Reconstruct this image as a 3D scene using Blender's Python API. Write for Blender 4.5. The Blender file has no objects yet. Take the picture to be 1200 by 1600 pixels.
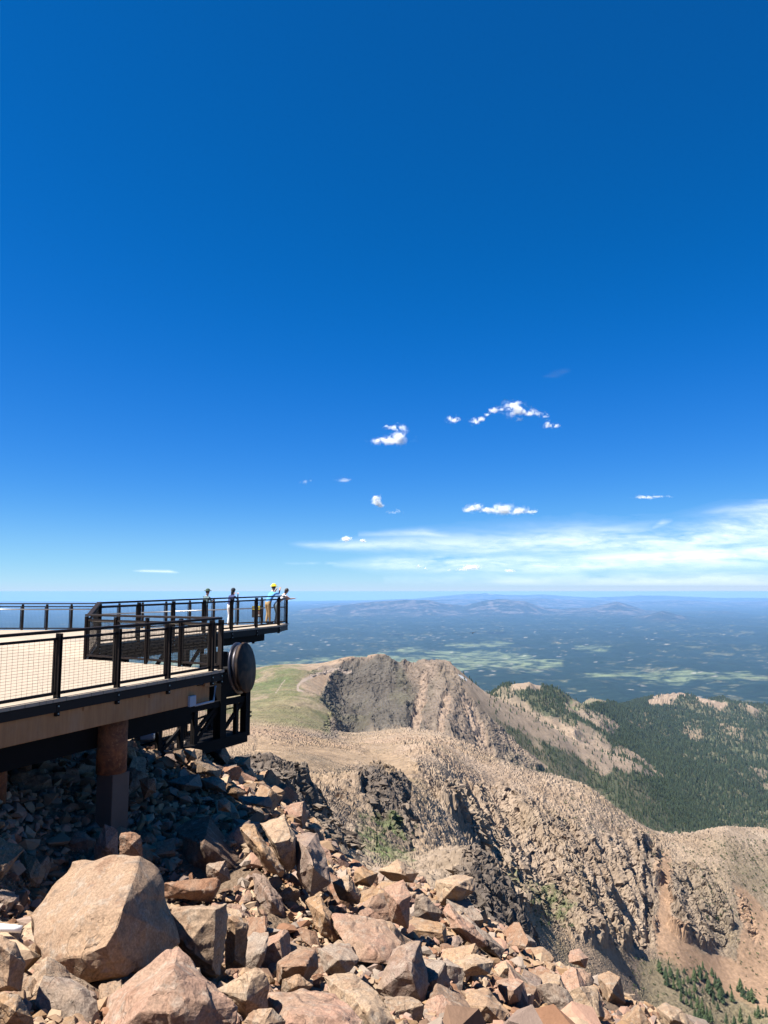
QUICK = False
HAZE_COL = (.30, .58, 1.0); HAZE_D = 1.15e-5
SUN_E = 4.8; SKY_S = .05; EXPO = 1.5
LAND = .64
SKY_CURVE = [[(0, 0), (.024, .0015), (.15, .012), (.5, .26), (1, .6)], [(0, 0), (.1, .075), (.35, .255), (.8, .64), (1, .76)], [(0, 0), (.3, .40), (.6, .76), (.9, .94), (1, .97)]]
import bpy, bmesh, math, random
import numpy as np
from mathutils import Vector, Matrix, noise as mnoise
R = math.radians
random.seed(7); rng = np.random.default_rng(7)
sc = bpy.context.scene
col = sc.collection
# ------------------------------------------------------------------ camera
F = 26/36*1600            # focal length in photo pixels
HOR = 924                 # eye level row
PITCH = math.atan((HOR-800)/F)
cp, sp = math.cos(PITCH), math.sin(PITCH)
def slope_of(py):
    v = (800-np.asarray(py, float))/F
    return (sp+v*cp)/(cp-v*sp)
def lat_of(px, py):
    v = (800-np.asarray(py, float))/F
    return ((np.asarray(px, float)-600)/F)/(cp-v*sp)
def P(px, py, d):
    return Vector((float(lat_of(px, py))*d, d, float(slope_of(py))*d))
def proj(x, y, z):
    w = y*cp+z*sp
    v = (-y*sp+z*cp)/w
    return 600+F*x/w, 800-F*v
cam_d = bpy.data.cameras.new('camera'); cam = bpy.data.objects.new('camera', cam_d); col.objects.link(cam)
cam_d.sensor_fit = 'VERTICAL'; cam_d.sensor_height = 36; cam_d.sensor_width = 27; cam_d.lens = 26
cam_d.clip_start = 0.1; cam_d.clip_end = 400000
cam.rotation_euler = (math.pi/2+PITCH, 0, 0)
sc.camera = cam
# ------------------------------------------------------------------ noise
def _h(ix, iy, iz, seed):
    h = (ix.astype(np.int64)*374761393 + iy.astype(np.int64)*668265263 + iz.astype(np.int64)*2147483647 + seed*1274126177) & 0xFFFFFFFF
    h = ((h ^ (h >> 13))*1274126177) & 0xFFFFFFFF
    h = ((h ^ (h >> 15))*2246822519) & 0xFFFFFFFF
    return ((h ^ (h >> 16)) & 0xFFFFFF)/float(0x1000000)
_Z = np.zeros(1, int)
def vn2(x, y, seed=0):
    ix = np.floor(x).astype(np.int64); iy = np.floor(y).astype(np.int64)
    fx = x-ix; fy = y-iy
    fx = fx*fx*fx*(fx*(fx*6-15)+10); fy = fy*fy*fy*(fy*(fy*6-15)+10)
    z = np.zeros_like(ix)
    a = _h(ix, iy, z, seed); b = _h(ix+1, iy, z, seed); c = _h(ix, iy+1, z, seed); d = _h(ix+1, iy+1, z, seed)
    return (a*(1-fx)+b*fx)*(1-fy)+(c*(1-fx)+d*fx)*fy
def vn3(x, y, z, seed=0):
    ix = np.floor(x).astype(np.int64); iy = np.floor(y).astype(np.int64); iz = np.floor(z).astype(np.int64)
    fx = x-ix; fy = y-iy; fz = z-iz
    fx = fx*fx*(3-2*fx); fy = fy*fy*(3-2*fy); fz = fz*fz*(3-2*fz)
    r = 0
    for k, wz in ((0, 1-fz), (1, fz)):
        for j, wy in ((0, 1-fy), (1, fy)):
            r = r + wz*wy*(_h(ix, iy+j, iz+k, seed)*(1-fx)+_h(ix+1, iy+j, iz+k, seed)*fx)
    return r
def fbm2(x, y, seed=0, o=4, g=0.5):
    s = 0; a = 1; t = 0
    for i in range(o):
        s = s + a*(vn2(x*2.03**i+17.3*i, y*2.03**i-9.1*i, seed+i)*2-1); t += a; a *= g
    return s/t
def ridged2(x, y, seed=0, o=4, g=0.5):
    s = 0; a = 1; t = 0
    for i in range(o):
        s = s + a*(1-2*np.abs(vn2(x*2.03**i+11.3*i, y*2.03**i-5.1*i, seed+i)*2-1)); t += a; a *= g
    return s/t
def worley2(x, y, seed=0):
    ix = np.floor(x).astype(np.int64); iy = np.floor(y).astype(np.int64)
    f1 = np.full(x.shape, 9.); f2 = np.full(x.shape, 9.); cid = np.zeros(x.shape); dx1 = np.zeros(x.shape); dy1 = np.zeros(x.shape)
    z = np.zeros_like(ix)
    for j in (-1, 0, 1):
        for i in (-1, 0, 1):
            cx = ix+i; cy = iy+j
            qx = cx+_h(cx, cy, z, seed); qy = cy+_h(cx, cy, z, seed+1)
            d = np.hypot(qx-x, qy-y); m = d < f1
            f2 = np.where(m, f1, np.minimum(f2, d))
            f1 = np.where(m, d, f1); cid = np.where(m, _h(cx, cy, z, seed+2), cid)
            dx1 = np.where(m, x-qx, dx1); dy1 = np.where(m, y-qy, dy1)
    return f1, f2, cid, dx1, dy1
def worley3(x, y, zz, seed=0):
    ix = np.floor(x).astype(np.int64); iy = np.floor(y).astype(np.int64); iz = np.floor(zz).astype(np.int64)
    f1 = np.full(x.shape, 9.); f2 = np.full(x.shape, 9.); cid = np.zeros(x.shape)
    for k in (-1, 0, 1):
        for j in (-1, 0, 1):
            for i in (-1, 0, 1):
                cx = ix+i; cy = iy+j; cz = iz+k
                d = np.sqrt((cx+_h(cx, cy, cz, seed)-x)**2+(cy+_h(cx, cy, cz, seed+1)-y)**2+(cz+_h(cx, cy, cz, seed+3)-zz)**2)
                m = d < f1
                f2 = np.where(m, f1, np.minimum(f2, d)); f1 = np.where(m, d, f1)
                cid = np.where(m, _h(cx, cy, cz, seed+2), cid)
    return f1, f2, cid
def sstep(a, b, x):
    t = np.clip((x-a)/(b-a), 0, 1); return t*t*(3-2*t)
def polydist(px, py, poly):
    """signed distance in photo pixels, negative inside"""
    n = len(poly); inside = np.zeros(px.shape, bool); dm = np.full(px.shape, 1e9)
    for i in range(n):
        x1, y1 = poly[i]; x2, y2 = poly[(i+1) % n]
        c = ((y1 > py) != (y2 > py)) & (px < (x2-x1)*(py-y1)/((y2-y1) if y2 != y1 else 1e-9)+x1)
        inside ^= c
        ex, ey = x2-x1, y2-y1; L = ex*ex+ey*ey+1e-9
        t = np.clip(((px-x1)*ex+(py-y1)*ey)/L, 0, 1)
        dm = np.minimum(dm, np.hypot(px-x1-t*ex, py-y1-t*ey))
    return np.where(inside, -dm, dm)
# ------------------------------------------------------------------ objects
def tag(o, label=None, cat=None, group=None, kind=None):
    if label: o['label'] = label
    if cat: o['category'] = cat
    if group: o['group'] = group
    if kind: o['kind'] = kind
    return o
def empty(name, loc, label, cat, group=None):
    o = bpy.data.objects.new(name, None); col.objects.link(o); o.location = loc
    o.empty_display_size = 0.2
    return tag(o, label, cat, group)
def mesh_np(name, V, Fc, mat, attrs=None, smooth=False):
    me = bpy.data.meshes.new(name)
    n = Fc.shape[1]
    me.vertices.add(len(V)); me.vertices.foreach_set('co', np.ascontiguousarray(V, np.float32).ravel())
    me.loops.add(Fc.size); me.loops.foreach_set('vertex_index', np.ascontiguousarray(Fc, np.int32).ravel())
    me.polygons.add(len(Fc)); me.polygons.foreach_set('loop_start', np.arange(0, Fc.size, n, dtype=np.int32))
    me.polygons.foreach_set('use_smooth', np.full(len(Fc), smooth))
    if attrs:
        for k, a in attrs.items():
            if a.ndim == 2:
                at = me.attributes.new(k, 'FLOAT_COLOR', 'POINT')
                at.data.foreach_set('color', np.ascontiguousarray(np.c_[a, np.ones(len(a))], np.float32).ravel())
            else:
                at = me.attributes.new(k, 'FLOAT', 'POINT'); at.data.foreach_set('value', np.ascontiguousarray(a, np.float32))
    me.update(calc_edges=True); me.materials.append(mat)
    o = bpy.data.objects.new(name, me); col.objects.link(o)
    return o
class MB:
    def __init__(s): s.v = []; s.f = []
    def box(s, a, b, w, h, up=(0, 0, 1), off=(0, 0)):
        """bar from a to b, w wide (sideways), h high (along up)"""
        a = Vector(a); b = Vector(b); t = (b-a).normalized(); up = Vector(up)
        if abs(t.dot(up)) > .98: up = Vector((EX, EY, 0))
        side = t.cross(up).normalized(); u = side.cross(t).normalized()
        k = len(s.v)
        for p in (a, b):
            for i, j in ((-1, -1), (1, -1), (1, 1), (-1, 1)):
                s.v.append(p+side*(w/2*i+off[0])+u*(h/2*j+off[1]))
        for q in ((0, 1, 2, 3), (7, 6, 5, 4), (0, 4, 5, 1), (1, 5, 6, 2), (2, 6, 7, 3), (3, 7, 4, 0)):
            s.f.append([k+i for i in q])
        return s
    def tube(s, pts, r, n=8, caps=True):
        pts = [Vector(p) for p in pts]; rings = []
        for i, p in enumerate(pts):
            t = (pts[min(i+1, len(pts)-1)]-pts[max(i-1, 0)]).normalized()
            up = Vector((0, 0, 1)) if abs(t.z) < .95 else Vector((1, 0, 0))
            a = t.cross(up).normalized(); b = a.cross(t)
            rr = r[i] if isinstance(r, (list, tuple)) else r
            k = len(s.v); rings.append(k)
            for j in range(n):
                an = 2*math.pi*j/n; s.v.append(p+a*math.cos(an)*rr+b*math.sin(an)*rr)
        for i in range(len(rings)-1):
            for j in range(n):
                s.f.append([rings[i]+j, rings[i]+(j+1) % n, rings[i+1]+(j+1) % n, rings[i+1]+j])
        if caps:
            s.f.append([rings[0]+j for j in range(n)][::-1]); s.f.append([rings[-1]+j for j in range(n)])
        return s
    def prism(s, pts, dvec):
        """closed polygon pts pushed along dvec"""
        k = len(s.v); n = len(pts); dvec = Vector(dvec)
        s.v += [Vector(p) for p in pts]; s.v += [Vector(p)+dvec for p in pts]
        s.f.append(list(range(k, k+n))); s.f.append([k+n+i for i in range(n)][::-1])
        for i in range(n): s.f.append([k+i, k+n+i, k+n+(i+1) % n, k+(i+1) % n])
        return s
    def build(s, name, mat, parent=None, smooth=False, bev=0):
        o0 = s.v[0].copy() if not parent else None
        me = bpy.data.meshes.new(name)
        base = parent.matrix_basis.translation if parent else Vector((0, 0, 0))
        me.from_pydata([tuple(v-base) for v in s.v], [], s.f)
        bm = bmesh.new(); bm.from_mesh(me); bmesh.ops.recalc_face_normals(bm, faces=bm.faces[:])
        if bev: bmesh.ops.bevel(bm, geom=[e for e in bm.edges if e.calc_face_angle(0) > .6], offset=bev, segments=1, affect='EDGES', clamp_overlap=True)
        bm.to_mesh(me); bm.free()
        for p in me.polygons: p.use_smooth = smooth
        me.materials.append(mat)
        o = bpy.data.objects.new(name, me); col.objects.link(o)
        if parent: o.parent = parent
        return o
EX, EY = .45, .893      # walkway direction
# ------------------------------------------------------------------ materials
class NT:
    def __init__(s, name):
        s.m = bpy.data.materials.new(name); s.m.use_nodes = True; s.t = s.m.node_tree
        s.b = s.t.nodes['Principled BSDF']; s.out = s.t.nodes['Material Output']
    def n(s, typ, **kw):
        nd = s.t.nodes.new(typ)
        for k, v in kw.items():
            if k in nd.inputs.keys(): nd.inputs[k].default_value = v
            else: setattr(nd, k, v)
        return nd
    def l(s, a, b): s.t.links.new(a, b)
    def co(s, typ='Object'): return s.n('ShaderNodeTexCoord').outputs[typ]
    def noise(s, co, scale, detail=4, rough=.55, dist=0):
        nd = s.n('ShaderNodeTexNoise'); nd.inputs['Scale'].default_value = scale; nd.inputs['Detail'].default_value = detail
        nd.inputs['Roughness'].default_value = rough; nd.inputs['Distortion'].default_value = dist
        s.l(co, nd.inputs['Vector']); return nd.outputs['Fac']
    def ramp(s, fac, stops):
        nd = s.n('ShaderNodeValToRGB'); e = nd.color_ramp.elements
        while len(e) < len(stops): e.new(.5)
        for i, (p, c) in enumerate(stops):
            e[i].position = p; e[i].color = (c, c, c, 1) if isinstance(c, (int, float)) else (*c, 1)
        s.l(fac, nd.inputs[0]); return nd.outputs[0]
    def mix(s, a, b, fac, mode='MIX'):
        nd = s.n('ShaderNodeMix', data_type='RGBA', blend_type=mode)
        for v, i in ((fac, 0), (a, 6), (b, 7)):
            if hasattr(v, 'is_linked') or hasattr(v, 'links'): s.l(v, nd.inputs[i])
            elif isinstance(v, (int, float)): nd.inputs[i].default_value = v if i == 0 else (v, v, v, 1)
            else: nd.inputs[i].default_value = (*v, 1)
        return nd.outputs[2]
    def math(s, op, a, b=0.):
        nd = s.n('ShaderNodeMath', operation=op)
        for v, i in ((a, 0), (b, 1)):
            if isinstance(v, (int, float)): nd.inputs[i].default_value = v
            else: s.l(v, nd.inputs[i])
        return nd.outputs[0]
    def bump(s, h, strength=.5, dist=.02, prev=None):
        nd = s.n('ShaderNodeBump'); nd.inputs['Strength'].default_value = strength; nd.inputs['Distance'].default_value = dist
        s.l(h, nd.inputs['Height'])
        if prev: s.l(prev, nd.inputs['Normal'])
        return nd.outputs[0]
    def set(s, color=None, rough=.9, normal=None, metal=0, spec=.3):
        b = s.b
        if color is not None:
            if isinstance(color, tuple): b.inputs['Base Color'].default_value = (*color, 1)
            else: s.l(color, b.inputs['Base Color'])
        if isinstance(rough, float) or isinstance(rough, int): b.inputs['Roughness'].default_value = rough
        else: s.l(rough, b.inputs['Roughness'])
        b.inputs['Metallic'].default_value = metal; b.inputs['Specular IOR Level'].default_value = spec
        if normal: s.l(normal, b.inputs['Normal'])
        return s.m
def simple(name, c, rough=.6, metal=0, var=.12, scale=8, bump=0, spec=.4):
    t = NT(name); co = t.co()
    n = t.noise(co, scale, 5)
    cc = t.mix(tuple(x*(1-var) for x in c), tuple(min(1, x*(1+var)) for x in c), n)
    return t.set(cc, rough, t.bump(n, bump, .01) if bump else None, metal, spec)
# ------------------------------------------------------------------ terrain control points: column px -> [(distance m, row py)]
CT = {
 -150: [(30,1230),(60,1260),(150,1260),(400,1215),(600,1190),(900,1155),(1400,1120),(2000,1095),(2600,1075),(3500,1100),(6500,1150)],
 200: [(30,1290),(60,1320),(150,1290),(400,1230),(600,1190),(900,1155),(1400,1115),(2000,1088),(2600,1062),(3500,1090),(6500,1150)],
 400: [(30,1262),(45,1275),(76,1192),(110,1222),(250,1208),(450,1182),(600,1168),(750,1155),(900,1142),(1150,1125),(1400,1108),(1800,1085),(2200,1062),(2600,1044),(3200,1070),(6500,1140)],
 440: [(80,1192),(60,1240),(110,1230),(2600,1038)],
 480: [(30,1310),(45,1325),(80,1216),(110,1250),(250,1228),(450,1190),(600,1178),(750,1165),(900,1150),(1150,1130),(1400,1110),(1800,1085),(2100,1068),(2600,1037),(3300,1070)],
 515: [(82,1300),(120,1290),(1500,1110),(1700,1098)],
 540: [(30,1385),(60,1375),(120,1320),(200,1262),(350,1222),(500,1202),(700,1180),(900,1160),(1150,1143),(1400,1152),(1700,1135),(1900,1110),(2200,1092),(2420,1066),(2500,1031),(3000,1070),(6500,1140)],
 600: [(30,1405),(60,1390),(120,1350),(200,1300),(290,1220),(340,1194),(420,1240),(550,1213),(700,1190),(900,1160),(1150,1138),(1500,1147),(1800,1130),(2100,1092),(2360,1068),(2450,1029),(3000,1070)],
 655: [(30,1420),(60,1425),(120,1370),(200,1345),(300,1290),(400,1235),(550,1200),(700,1180),(900,1158),(1150,1137),(1500,1152),(1800,1130),(2100,1092),(2370,1070),(2450,1044),(3000,1090)],
 690: [(60,1440),(130,1375),(250,1340),(700,1190),(1100,1141),(1450,1168),(1800,1140),(2100,1090),(2400,1033),(3000,1090)],
 740: [(30,1465),(60,1460),(100,1400),(130,1345),(160,1335),(200,1400),(480,1330),(680,1265),(780,1225),(920,1188),(1050,1162),(1400,1225),(1700,1195),(2000,1140),(2500,1068),(3000,1115)],
 790: [(30,1510),(60,1520),(110,1450),(150,1392),(200,1450),(480,1395),(680,1310),(780,1258),(880,1212),(1000,1188),(1300,1265),(1800,1222),(2200,1150),(2530,1095),(2900,1130),(3600,1084),(4200,1120),(6500,1130)],
 830: [(30,1535),(60,1560),(120,1490),(200,1530),(480,1455),(620,1370),(740,1285),(860,1230),(960,1205),(1300,1295),(1900,1232),(2300,1165),(2560,1118),(2900,1150),(3650,1080),(4200,1125)],
 870: [(30,1550),(60,1620),(200,1590),(470,1520),(620,1420),(740,1310),(860,1245),(950,1215),(1300,1325),(1900,1262),(2300,1195),(2600,1141),(2900,1162),(3700,1090),(4300,1122)],
 920: [(30,1575),(60,1670),(150,1670),(400,1600),(600,1460),(720,1350),(850,1270),(950,1232),(1300,1355),(2000,1282),(2400,1220),(2700,1165),(3000,1185),(3700,1118),(4300,1112),(4900,1101),(5500,1125)],
 1000: [(30,1625),(60,1740),(200,1740),(400,1690),(640,1535),(740,1430),(850,1330),(930,1290),(1300,1405),(2000,1325),(2500,1245),(2850,1196),(3200,1205),(3700,1183),(4500,1150),(5500,1112),(6500,1104),(7800,1135)],
 1060: [(60,1780),(400,1700),(600,1600),(720,1480),(850,1360),(940,1308),(1300,1425),(2200,1332),(2900,1258),(3100,1240),(3600,1210),(4500,1170),(5500,1125),(6300,1089),(7800,1140)],
 1130: [(30,1700),(60,1800),(300,1760),(500,1680),(650,1600),(760,1500),(860,1370),(960,1296),(1300,1425),(2200,1345),(3000,1285),(3600,1232),(4500,1180),(5500,1130),(6400,1099),(7800,1140)],
 1200: [(60,1820),(300,1760),(500,1680),(680,1590),(800,1480),(900,1370),(1000,1300),(1300,1410),(2200,1352),(3000,1302),(3800,1250),(4500,1205),(5500,1142),(6500,1108),(7800,1140)],
 1350: [(30,1750),(60,1830),(300,1760),(500,1680),(680,1590),(800,1480),(900,1380),(1000,1310),(1300,1410),(2200,1352),(3000,1302),(3800,1250),(4500,1205),(5500,1142),(6500,1112),(7800,1140)],
}
FG = [(0,1600,5.3),(200,1600,5.7),(400,1600,6.4),(600,1600,8.6),(800,1610,11),(1000,1612,18),(1200,1690,26),(-200,1600,4.5),(1300,1740,8),(1300,1760,14),(1150,1690,18),
 (100,2000,2.9),(600,2000,3.1),(1100,2100,3),(-200,2000,2.2),(600,2600,1.4),(150,1548,7.3),(0,1505,7.5),(300,1535,8.4),(450,1565,8.7),(600,1530,11),(750,1520,14),
 (900,1562,18),(0,1440,9.5),(80,1415,11.5),(250,1415,12),(350,1425,12),(450,1470,11.5),(550,1455,13.5),(650,1440,16),(750,1440,20),(850,1505,22),(950,1552,24),
 (1080,1612,26),(200,1300,13.6),(300,1300,14.5),(400,1345,13.5),(470,1345,16),(560,1378,20),(650,1385,22),(0,1310,11),(80,1262,13),(200,1210,16),
 (280,1196,18),(340,1198,20),(420,1232,22),(480,1292,22),(520,1335,22),(0,1205,15),(100,1180,18),(200,1170,21),(-200,1130,13),(-200,1420,9),(-200,1085,20),  # ground left of the frame raised to block light under the deck
 (250,1165,21),(300,1185,25),(60,1200,25),(-200,1060,26)]
_c = []
for px, lst in CT.items():
    for d, py in lst: _c.append((float(lat_of(px, py)), math.log(d), float(slope_of(py)), .0))
for px, py, d in FG: _c.append((float(lat_of(px, py)), math.log(d), float(slope_of(py)), .01))
_c = np.array(_c)
XS, LS = 3.0, 1.0
def tps_fit(c):
    A = c[:, :2]*[XS, LS]; n = len(A)
    r = np.hypot(*(A[:, None]-A[None]).transpose(2, 0, 1)); K = np.where(r > 0, r*r*np.log(r+1e-12), 0)+np.diag(.0006+c[:, 3])
    Pm = np.c_[np.ones(n), A]; M = np.block([[K, Pm], [Pm.T, np.zeros((3, 3))]])
    return A, np.linalg.solve(M, np.r_[c[:, 2], 0, 0, 0])
A_, w_ = tps_fit(_c)
def tps(X, L):
    q = np.stack([np.ravel(X)*XS, np.ravel(L)*LS], 1); out = np.empty(len(q))
    for i in range(0, len(q), 20000):
        b = q[i:i+20000]; r2 = ((b[:, None]-A_[None])**2).sum(2)+1e-18
        out[i:i+20000] = (.5*r2*np.log(r2))@w_[:-3]+w_[-3]+b@w_[-2:]
    return out.reshape(np.shape(X))
GX = np.linspace(-.78, .78, 300); GL = np.linspace(math.log(1.2), math.log(9200), 560)
GS = tps(*np.meshgrid(GX, GL, indexing='ij'))
def base_s(X, L):
    fx = np.clip((X-GX[0])/(GX[1]-GX[0]), 0, len(GX)-1.001); fl = np.clip((L-GL[0])/(GL[1]-GL[0]), 0, len(GL)-1.001)
    i = fx.astype(int); j = fl.astype(int); a = fx-i; b = fl-j
    return (GS[i, j]*(1-a)+GS[i+1, j]*a)*(1-b)+(GS[i, j+1]*(1-a)+GS[i+1, j+1]*a)*b
def ground(x, y):           # smooth height for placing things
    return float(base_s(np.array([x/y]), np.array([math.log(y)]))[0]*y)
# ------------------------------------------------------------------ region outlines (photo pixels, distance range)
REG = {
 'cirque': ([(503,1088),(516,1056),(534,1030),(560,1022),(620,1018),(655,1036),(690,1022),(706,1038),(722,1072),(750,1110),(785,1145),(822,1178),(850,1200),(830,1215),(790,1195),(740,1165),(700,1145),(640,1138),(540,1148),(520,1140),(515,1112)], 1480, 2540, 5),
 'rimrock': ([(505,1140),(520,1105),(528,1110),(528,1148),(500,1160),(450,1160)], 900, 1800, 4),
 'outcrop': ([(478,1055),(500,1042),(545,1030),(560,1036),(520,1050),(485,1062)], 2000, 2700, 2),
 'knob': ([(560,1215),(575,1196),(600,1190),(625,1200),(640,1230),(648,1262),(660,1290),(640,1330),(600,1290),(570,1250)], 180, 420, 5),
 'crag': ([(330,1180),(400,1186),(445,1188),(480,1212),(520,1245),(545,1280),(560,1330),(520,1330),(300,1300)], 40, 115, 4),
 'spur': ([(725,1340),(742,1330),(770,1335),(800,1370),(815,1400),(835,1440),(850,1480),(850,1560),(760,1560),(700,1420)], 80, 190, 4),
 'gully': ([(500,1240),(560,1215),(600,1290),(660,1260),(720,1250),(760,1300),(730,1420),(560,1420),(500,1320)], 60, 520, 8),
 'cliffs': ([(690,1255),(780,1240),(840,1270),(905,1300),(960,1310),(1010,1320),(1028,1330),(1022,1420),(1020,1475),(960,1480),(900,1470),(850,1430),(800,1420),(760,1350)], 350, 1000, 8),
 'buttress': ([(1050,1350),(1085,1345),(1130,1380),(1145,1440),(1135,1490),(1095,1480),(1050,1455),(1045,1400)], 500, 1000, 5),
 'buttress2': ([(1145,1385),(1165,1400),(1185,1455),(1180,1475),(1160,1440)], 500, 1000, 3),
 'boulders': ([(640,1130),(700,1135),(740,1155),(790,1180),(830,1200),(870,1210),(925,1230),(1010,1292),(1060,1305),(1000,1330),(900,1310),(800,1260),(700,1260),(650,1210),(600,1150)], 500, 1250, 10),
 'knoll': ([(520,1165),(560,1150),(640,1138),(650,1165),(600,1180),(540,1180)], 700, 1250, 6),
 'boulders2': ([(1000,1310),(1060,1300),(1130,1290),(1220,1290),(1220,1360),(1130,1350),(1040,1340)], 700, 1100, 8),
 # bare tan strips inside the forest
 'strip1': ([(690,1045),(720,1055),(760,1075),(800,1088),(840,1112),(880,1132),(924,1153),(965,1180),(1004,1192),(1025,1210),(1042,1222),(1000,1216),(960,1205),(945,1215),(925,1200),(885,1178),(840,1158),(785,1133),(750,1104),(718,1070)], 2300, 3300, 5),
 'strip2': ([(780,1150),(800,1160),(860,1200),(850,1204),(800,1175),(770,1150)], 1300, 2700, 2),
 'strip3': ([(880,1100),(905,1108),(945,1130),(972,1148),(960,1158),(925,1140),(890,1118)], 3200, 4400, 4),
 'top1': ([(798,1083),(825,1077),(850,1083),(840,1088),(800,1090)], 3200, 4400, 2),
 'green1': ([(885,1099),(930,1098),(945,1108),(920,1116),(890,1106)], 3200, 5600, 3),
 'chute1': ([(655,1050),(668,1048),(672,1075),(660,1105),(655,1140),(640,1142),(645,1105),(652,1080)], 1480, 2600, 4),
 'chute2': ([(718,1085),(727,1080),(745,1115),(760,1150),(775,1180),(760,1180),(742,1150),(728,1115)], 1300, 2600, 4),
 'chute3': ([(690,1095),(700,1080),(705,1095),(695,1130),(690,1150),(682,1145)], 1480, 2600, 4),
 'spine': ([(1008,1322),(1020,1325),(1024,1345),(1022,1400),(1018,1470),(1006,1480),(1008,1400)], 500, 950, 3),
 'top2': ([(1012,1100),(1045,1090),(1060,1086),(1075,1088),(1055,1098),(1015,1106)], 5000, 7300, 2),
 'top3': ([(1088,1093),(1110,1096),(1138,1109),(1125,1113),(1090,1102)], 5000, 7300, 2),
 'top4': ([(1150,1103),(1170,1107),(1195,1114),(1180,1118),(1155,1110)], 5000, 7300, 2),
 'patch1': ([(1115,1125),(1150,1132),(1168,1150),(1160,1165),(1130,1150)], 3500, 6500, 6),
 'patch2': ([(1060,1140),(1085,1135),(1100,1148),(1092,1165),(1070,1158)], 3500, 6500, 6),
 'patch3': ([(1165,1215),(1215,1210),(1215,1228),(1175,1230)], 2200, 5500, 4),
 'patch4': ([(975,1125),(1010,1120),(1020,1140),(990,1145)], 3500, 6500, 6),
 'meadow': ([(1190,1232),(1230,1238),(1230,1244),(1195,1240)], 2200, 5500, 1),
 'fan': ([(1028,1330),(1045,1330),(1048,1400),(1050,1450),(1100,1490),(1150,1500),(1160,1440),(1145,1380),(1180,1400),(1215,1440),(1215,1590),(1100,1540),(1030,1490),(1022,1450),(1030,1400)], 400, 1000, 5),
 'flat': ([(395,1190),(400,1155),(440,1165),(520,1168),(560,1180),(640,1185),(660,1205),(640,1215),(560,1195),(500,1210),(450,1200)], 110, 900, 6),
 'tundra': ([(-300,1060),(300,1060),(390,1040),(430,1036),(500,1050),(470,1065),(475,1085),(510,1090),(520,1110),(515,1140),(440,1140),(300,1110),(-300,1110)], 1100, 2800, 6),
 'greenhill': ([(300,1055),(390,1043),(470,1036),(470,1050),(420,1080),(300,1090)], 1500, 2800, 6),
 'grass_gully': ([(560,1270),(610,1270),(640,1320),(650,1360),(600,1355),(560,1330)], 60, 360, 8),
 'grass2': ([(800,1390),(840,1380),(870,1400),(900,1440),(880,1450),(830,1420)], 300, 800, 8),
 'valley': ([(1000,1500),(1050,1500),(1090,1540),(1150,1560),(1215,1590),(1215,1700),(1000,1700)], 250, 720, 8),
}
ROADS = [([(473,1079),(466,1076),(465,1069),(472,1063),(487,1060),(510,1052),(530,1044),(548,1037)], 1700, 2700, 1.7), ([(395,1186),(420,1188),(445,1192),(462,1193)], 200, 800, 1.2), ([(430,1085),(440,1066),(446,1060)], 1500, 2700, .5)]
def linedist(px, py, pts):
    dm = np.full(px.shape, 1e9)
    for (x1, y1), (x2, y2) in zip(pts[:-1], pts[1:]):
        ex, ey = x2-x1, y2-y1; t = np.clip(((px-x1)*ex+(py-y1)*ey)/(ex*ex+ey*ey), 0, 1)
        dm = np.minimum(dm, np.hypot(px-x1-t*ex, py-y1-t*ey))
    return dm
def masks(px, py, d, wob, fine=True):
    M = {}
    for k, (poly, d0, d1, soft) in REG.items():
        g = (d > d0*.9) & (d < d1*1.1)
        m = np.zeros(px.shape)
        if g.any():
            sd = polydist(px[g], py[g], poly)+wob[g]*soft
            m[g] = sstep(soft*.6, -soft*.6, sd)*sstep(d0*.9, d0*1.02, d[g])*sstep(d1*1.1, d1*.98, d[g])
        M[k] = m
    return M
def relief(x, y, px, py, d, z0, M, lo):
    """height added to the smooth base: octaves whose wavelength suits the distance"""
    warp = fbm2(x/140, y/140, 51, 3)
    rock = np.maximum.reduce([M[k] for k in ('cirque', 'rimrock', 'outcrop', 'knob', 'crag', 'spur', 'cliffs', 'buttress', 'buttress2')])
    bould = np.maximum.reduce([M['boulders'], M['boulders2'], M['gully']*.8, M['knoll']*.6])
    far = sstep(1900, 2600, d)*(1-M['cirque'])
    h = fbm2(x/260, y/260, 3, 4)*10*sstep(250, 1200, d)*(1-.5*M['flat'])
    h += ridged2(x/520+warp*.2, y/520, 9, 4, .5)*70*far*sstep(2300, 3800, d)*np.where((px > 640), 1, .15)
    h += (ridged2(x/110+warp*.3, y/600, 14, 4, .55)-.42)*30*M['cirque']
    h += ridged2(x/60, y/90, 15, 4, .55)*7*np.maximum(M['cirque'], M['outcrop'])
    # spurs and ribs that run down the slope towards the viewer (fluting)
    lat = x+.18*y+warp*14
    h += (ridged2(lat/40, y/260, 21, 4, .5))*19*np.maximum(M['cliffs'], M['buttress'])
    h += (ridged2(lat/13, y/70, 22, 3, .55))*5*np.maximum(M['cliffs'], M['buttress'])
    h += ridged2(x/11, y/14, 23, 4, .6)*3.4*M['knob']
    h += ridged2(x/9+warp, y/12, 24, 4, .6)*2.0*M['spur']
    h += ridged2(x/6, y/7, 25, 4, .6)*1.3*M['crag']
    h -= 9*M['spine']
    h -= 10*np.maximum.reduce([M['chute1'], M['chute2'], M['chute3']])
    h += ridged2(x/22, y/30, 26, 4, .6)*2.6*M['gully']*np.minimum(1,d/260)
    return h, rock, bould
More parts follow.
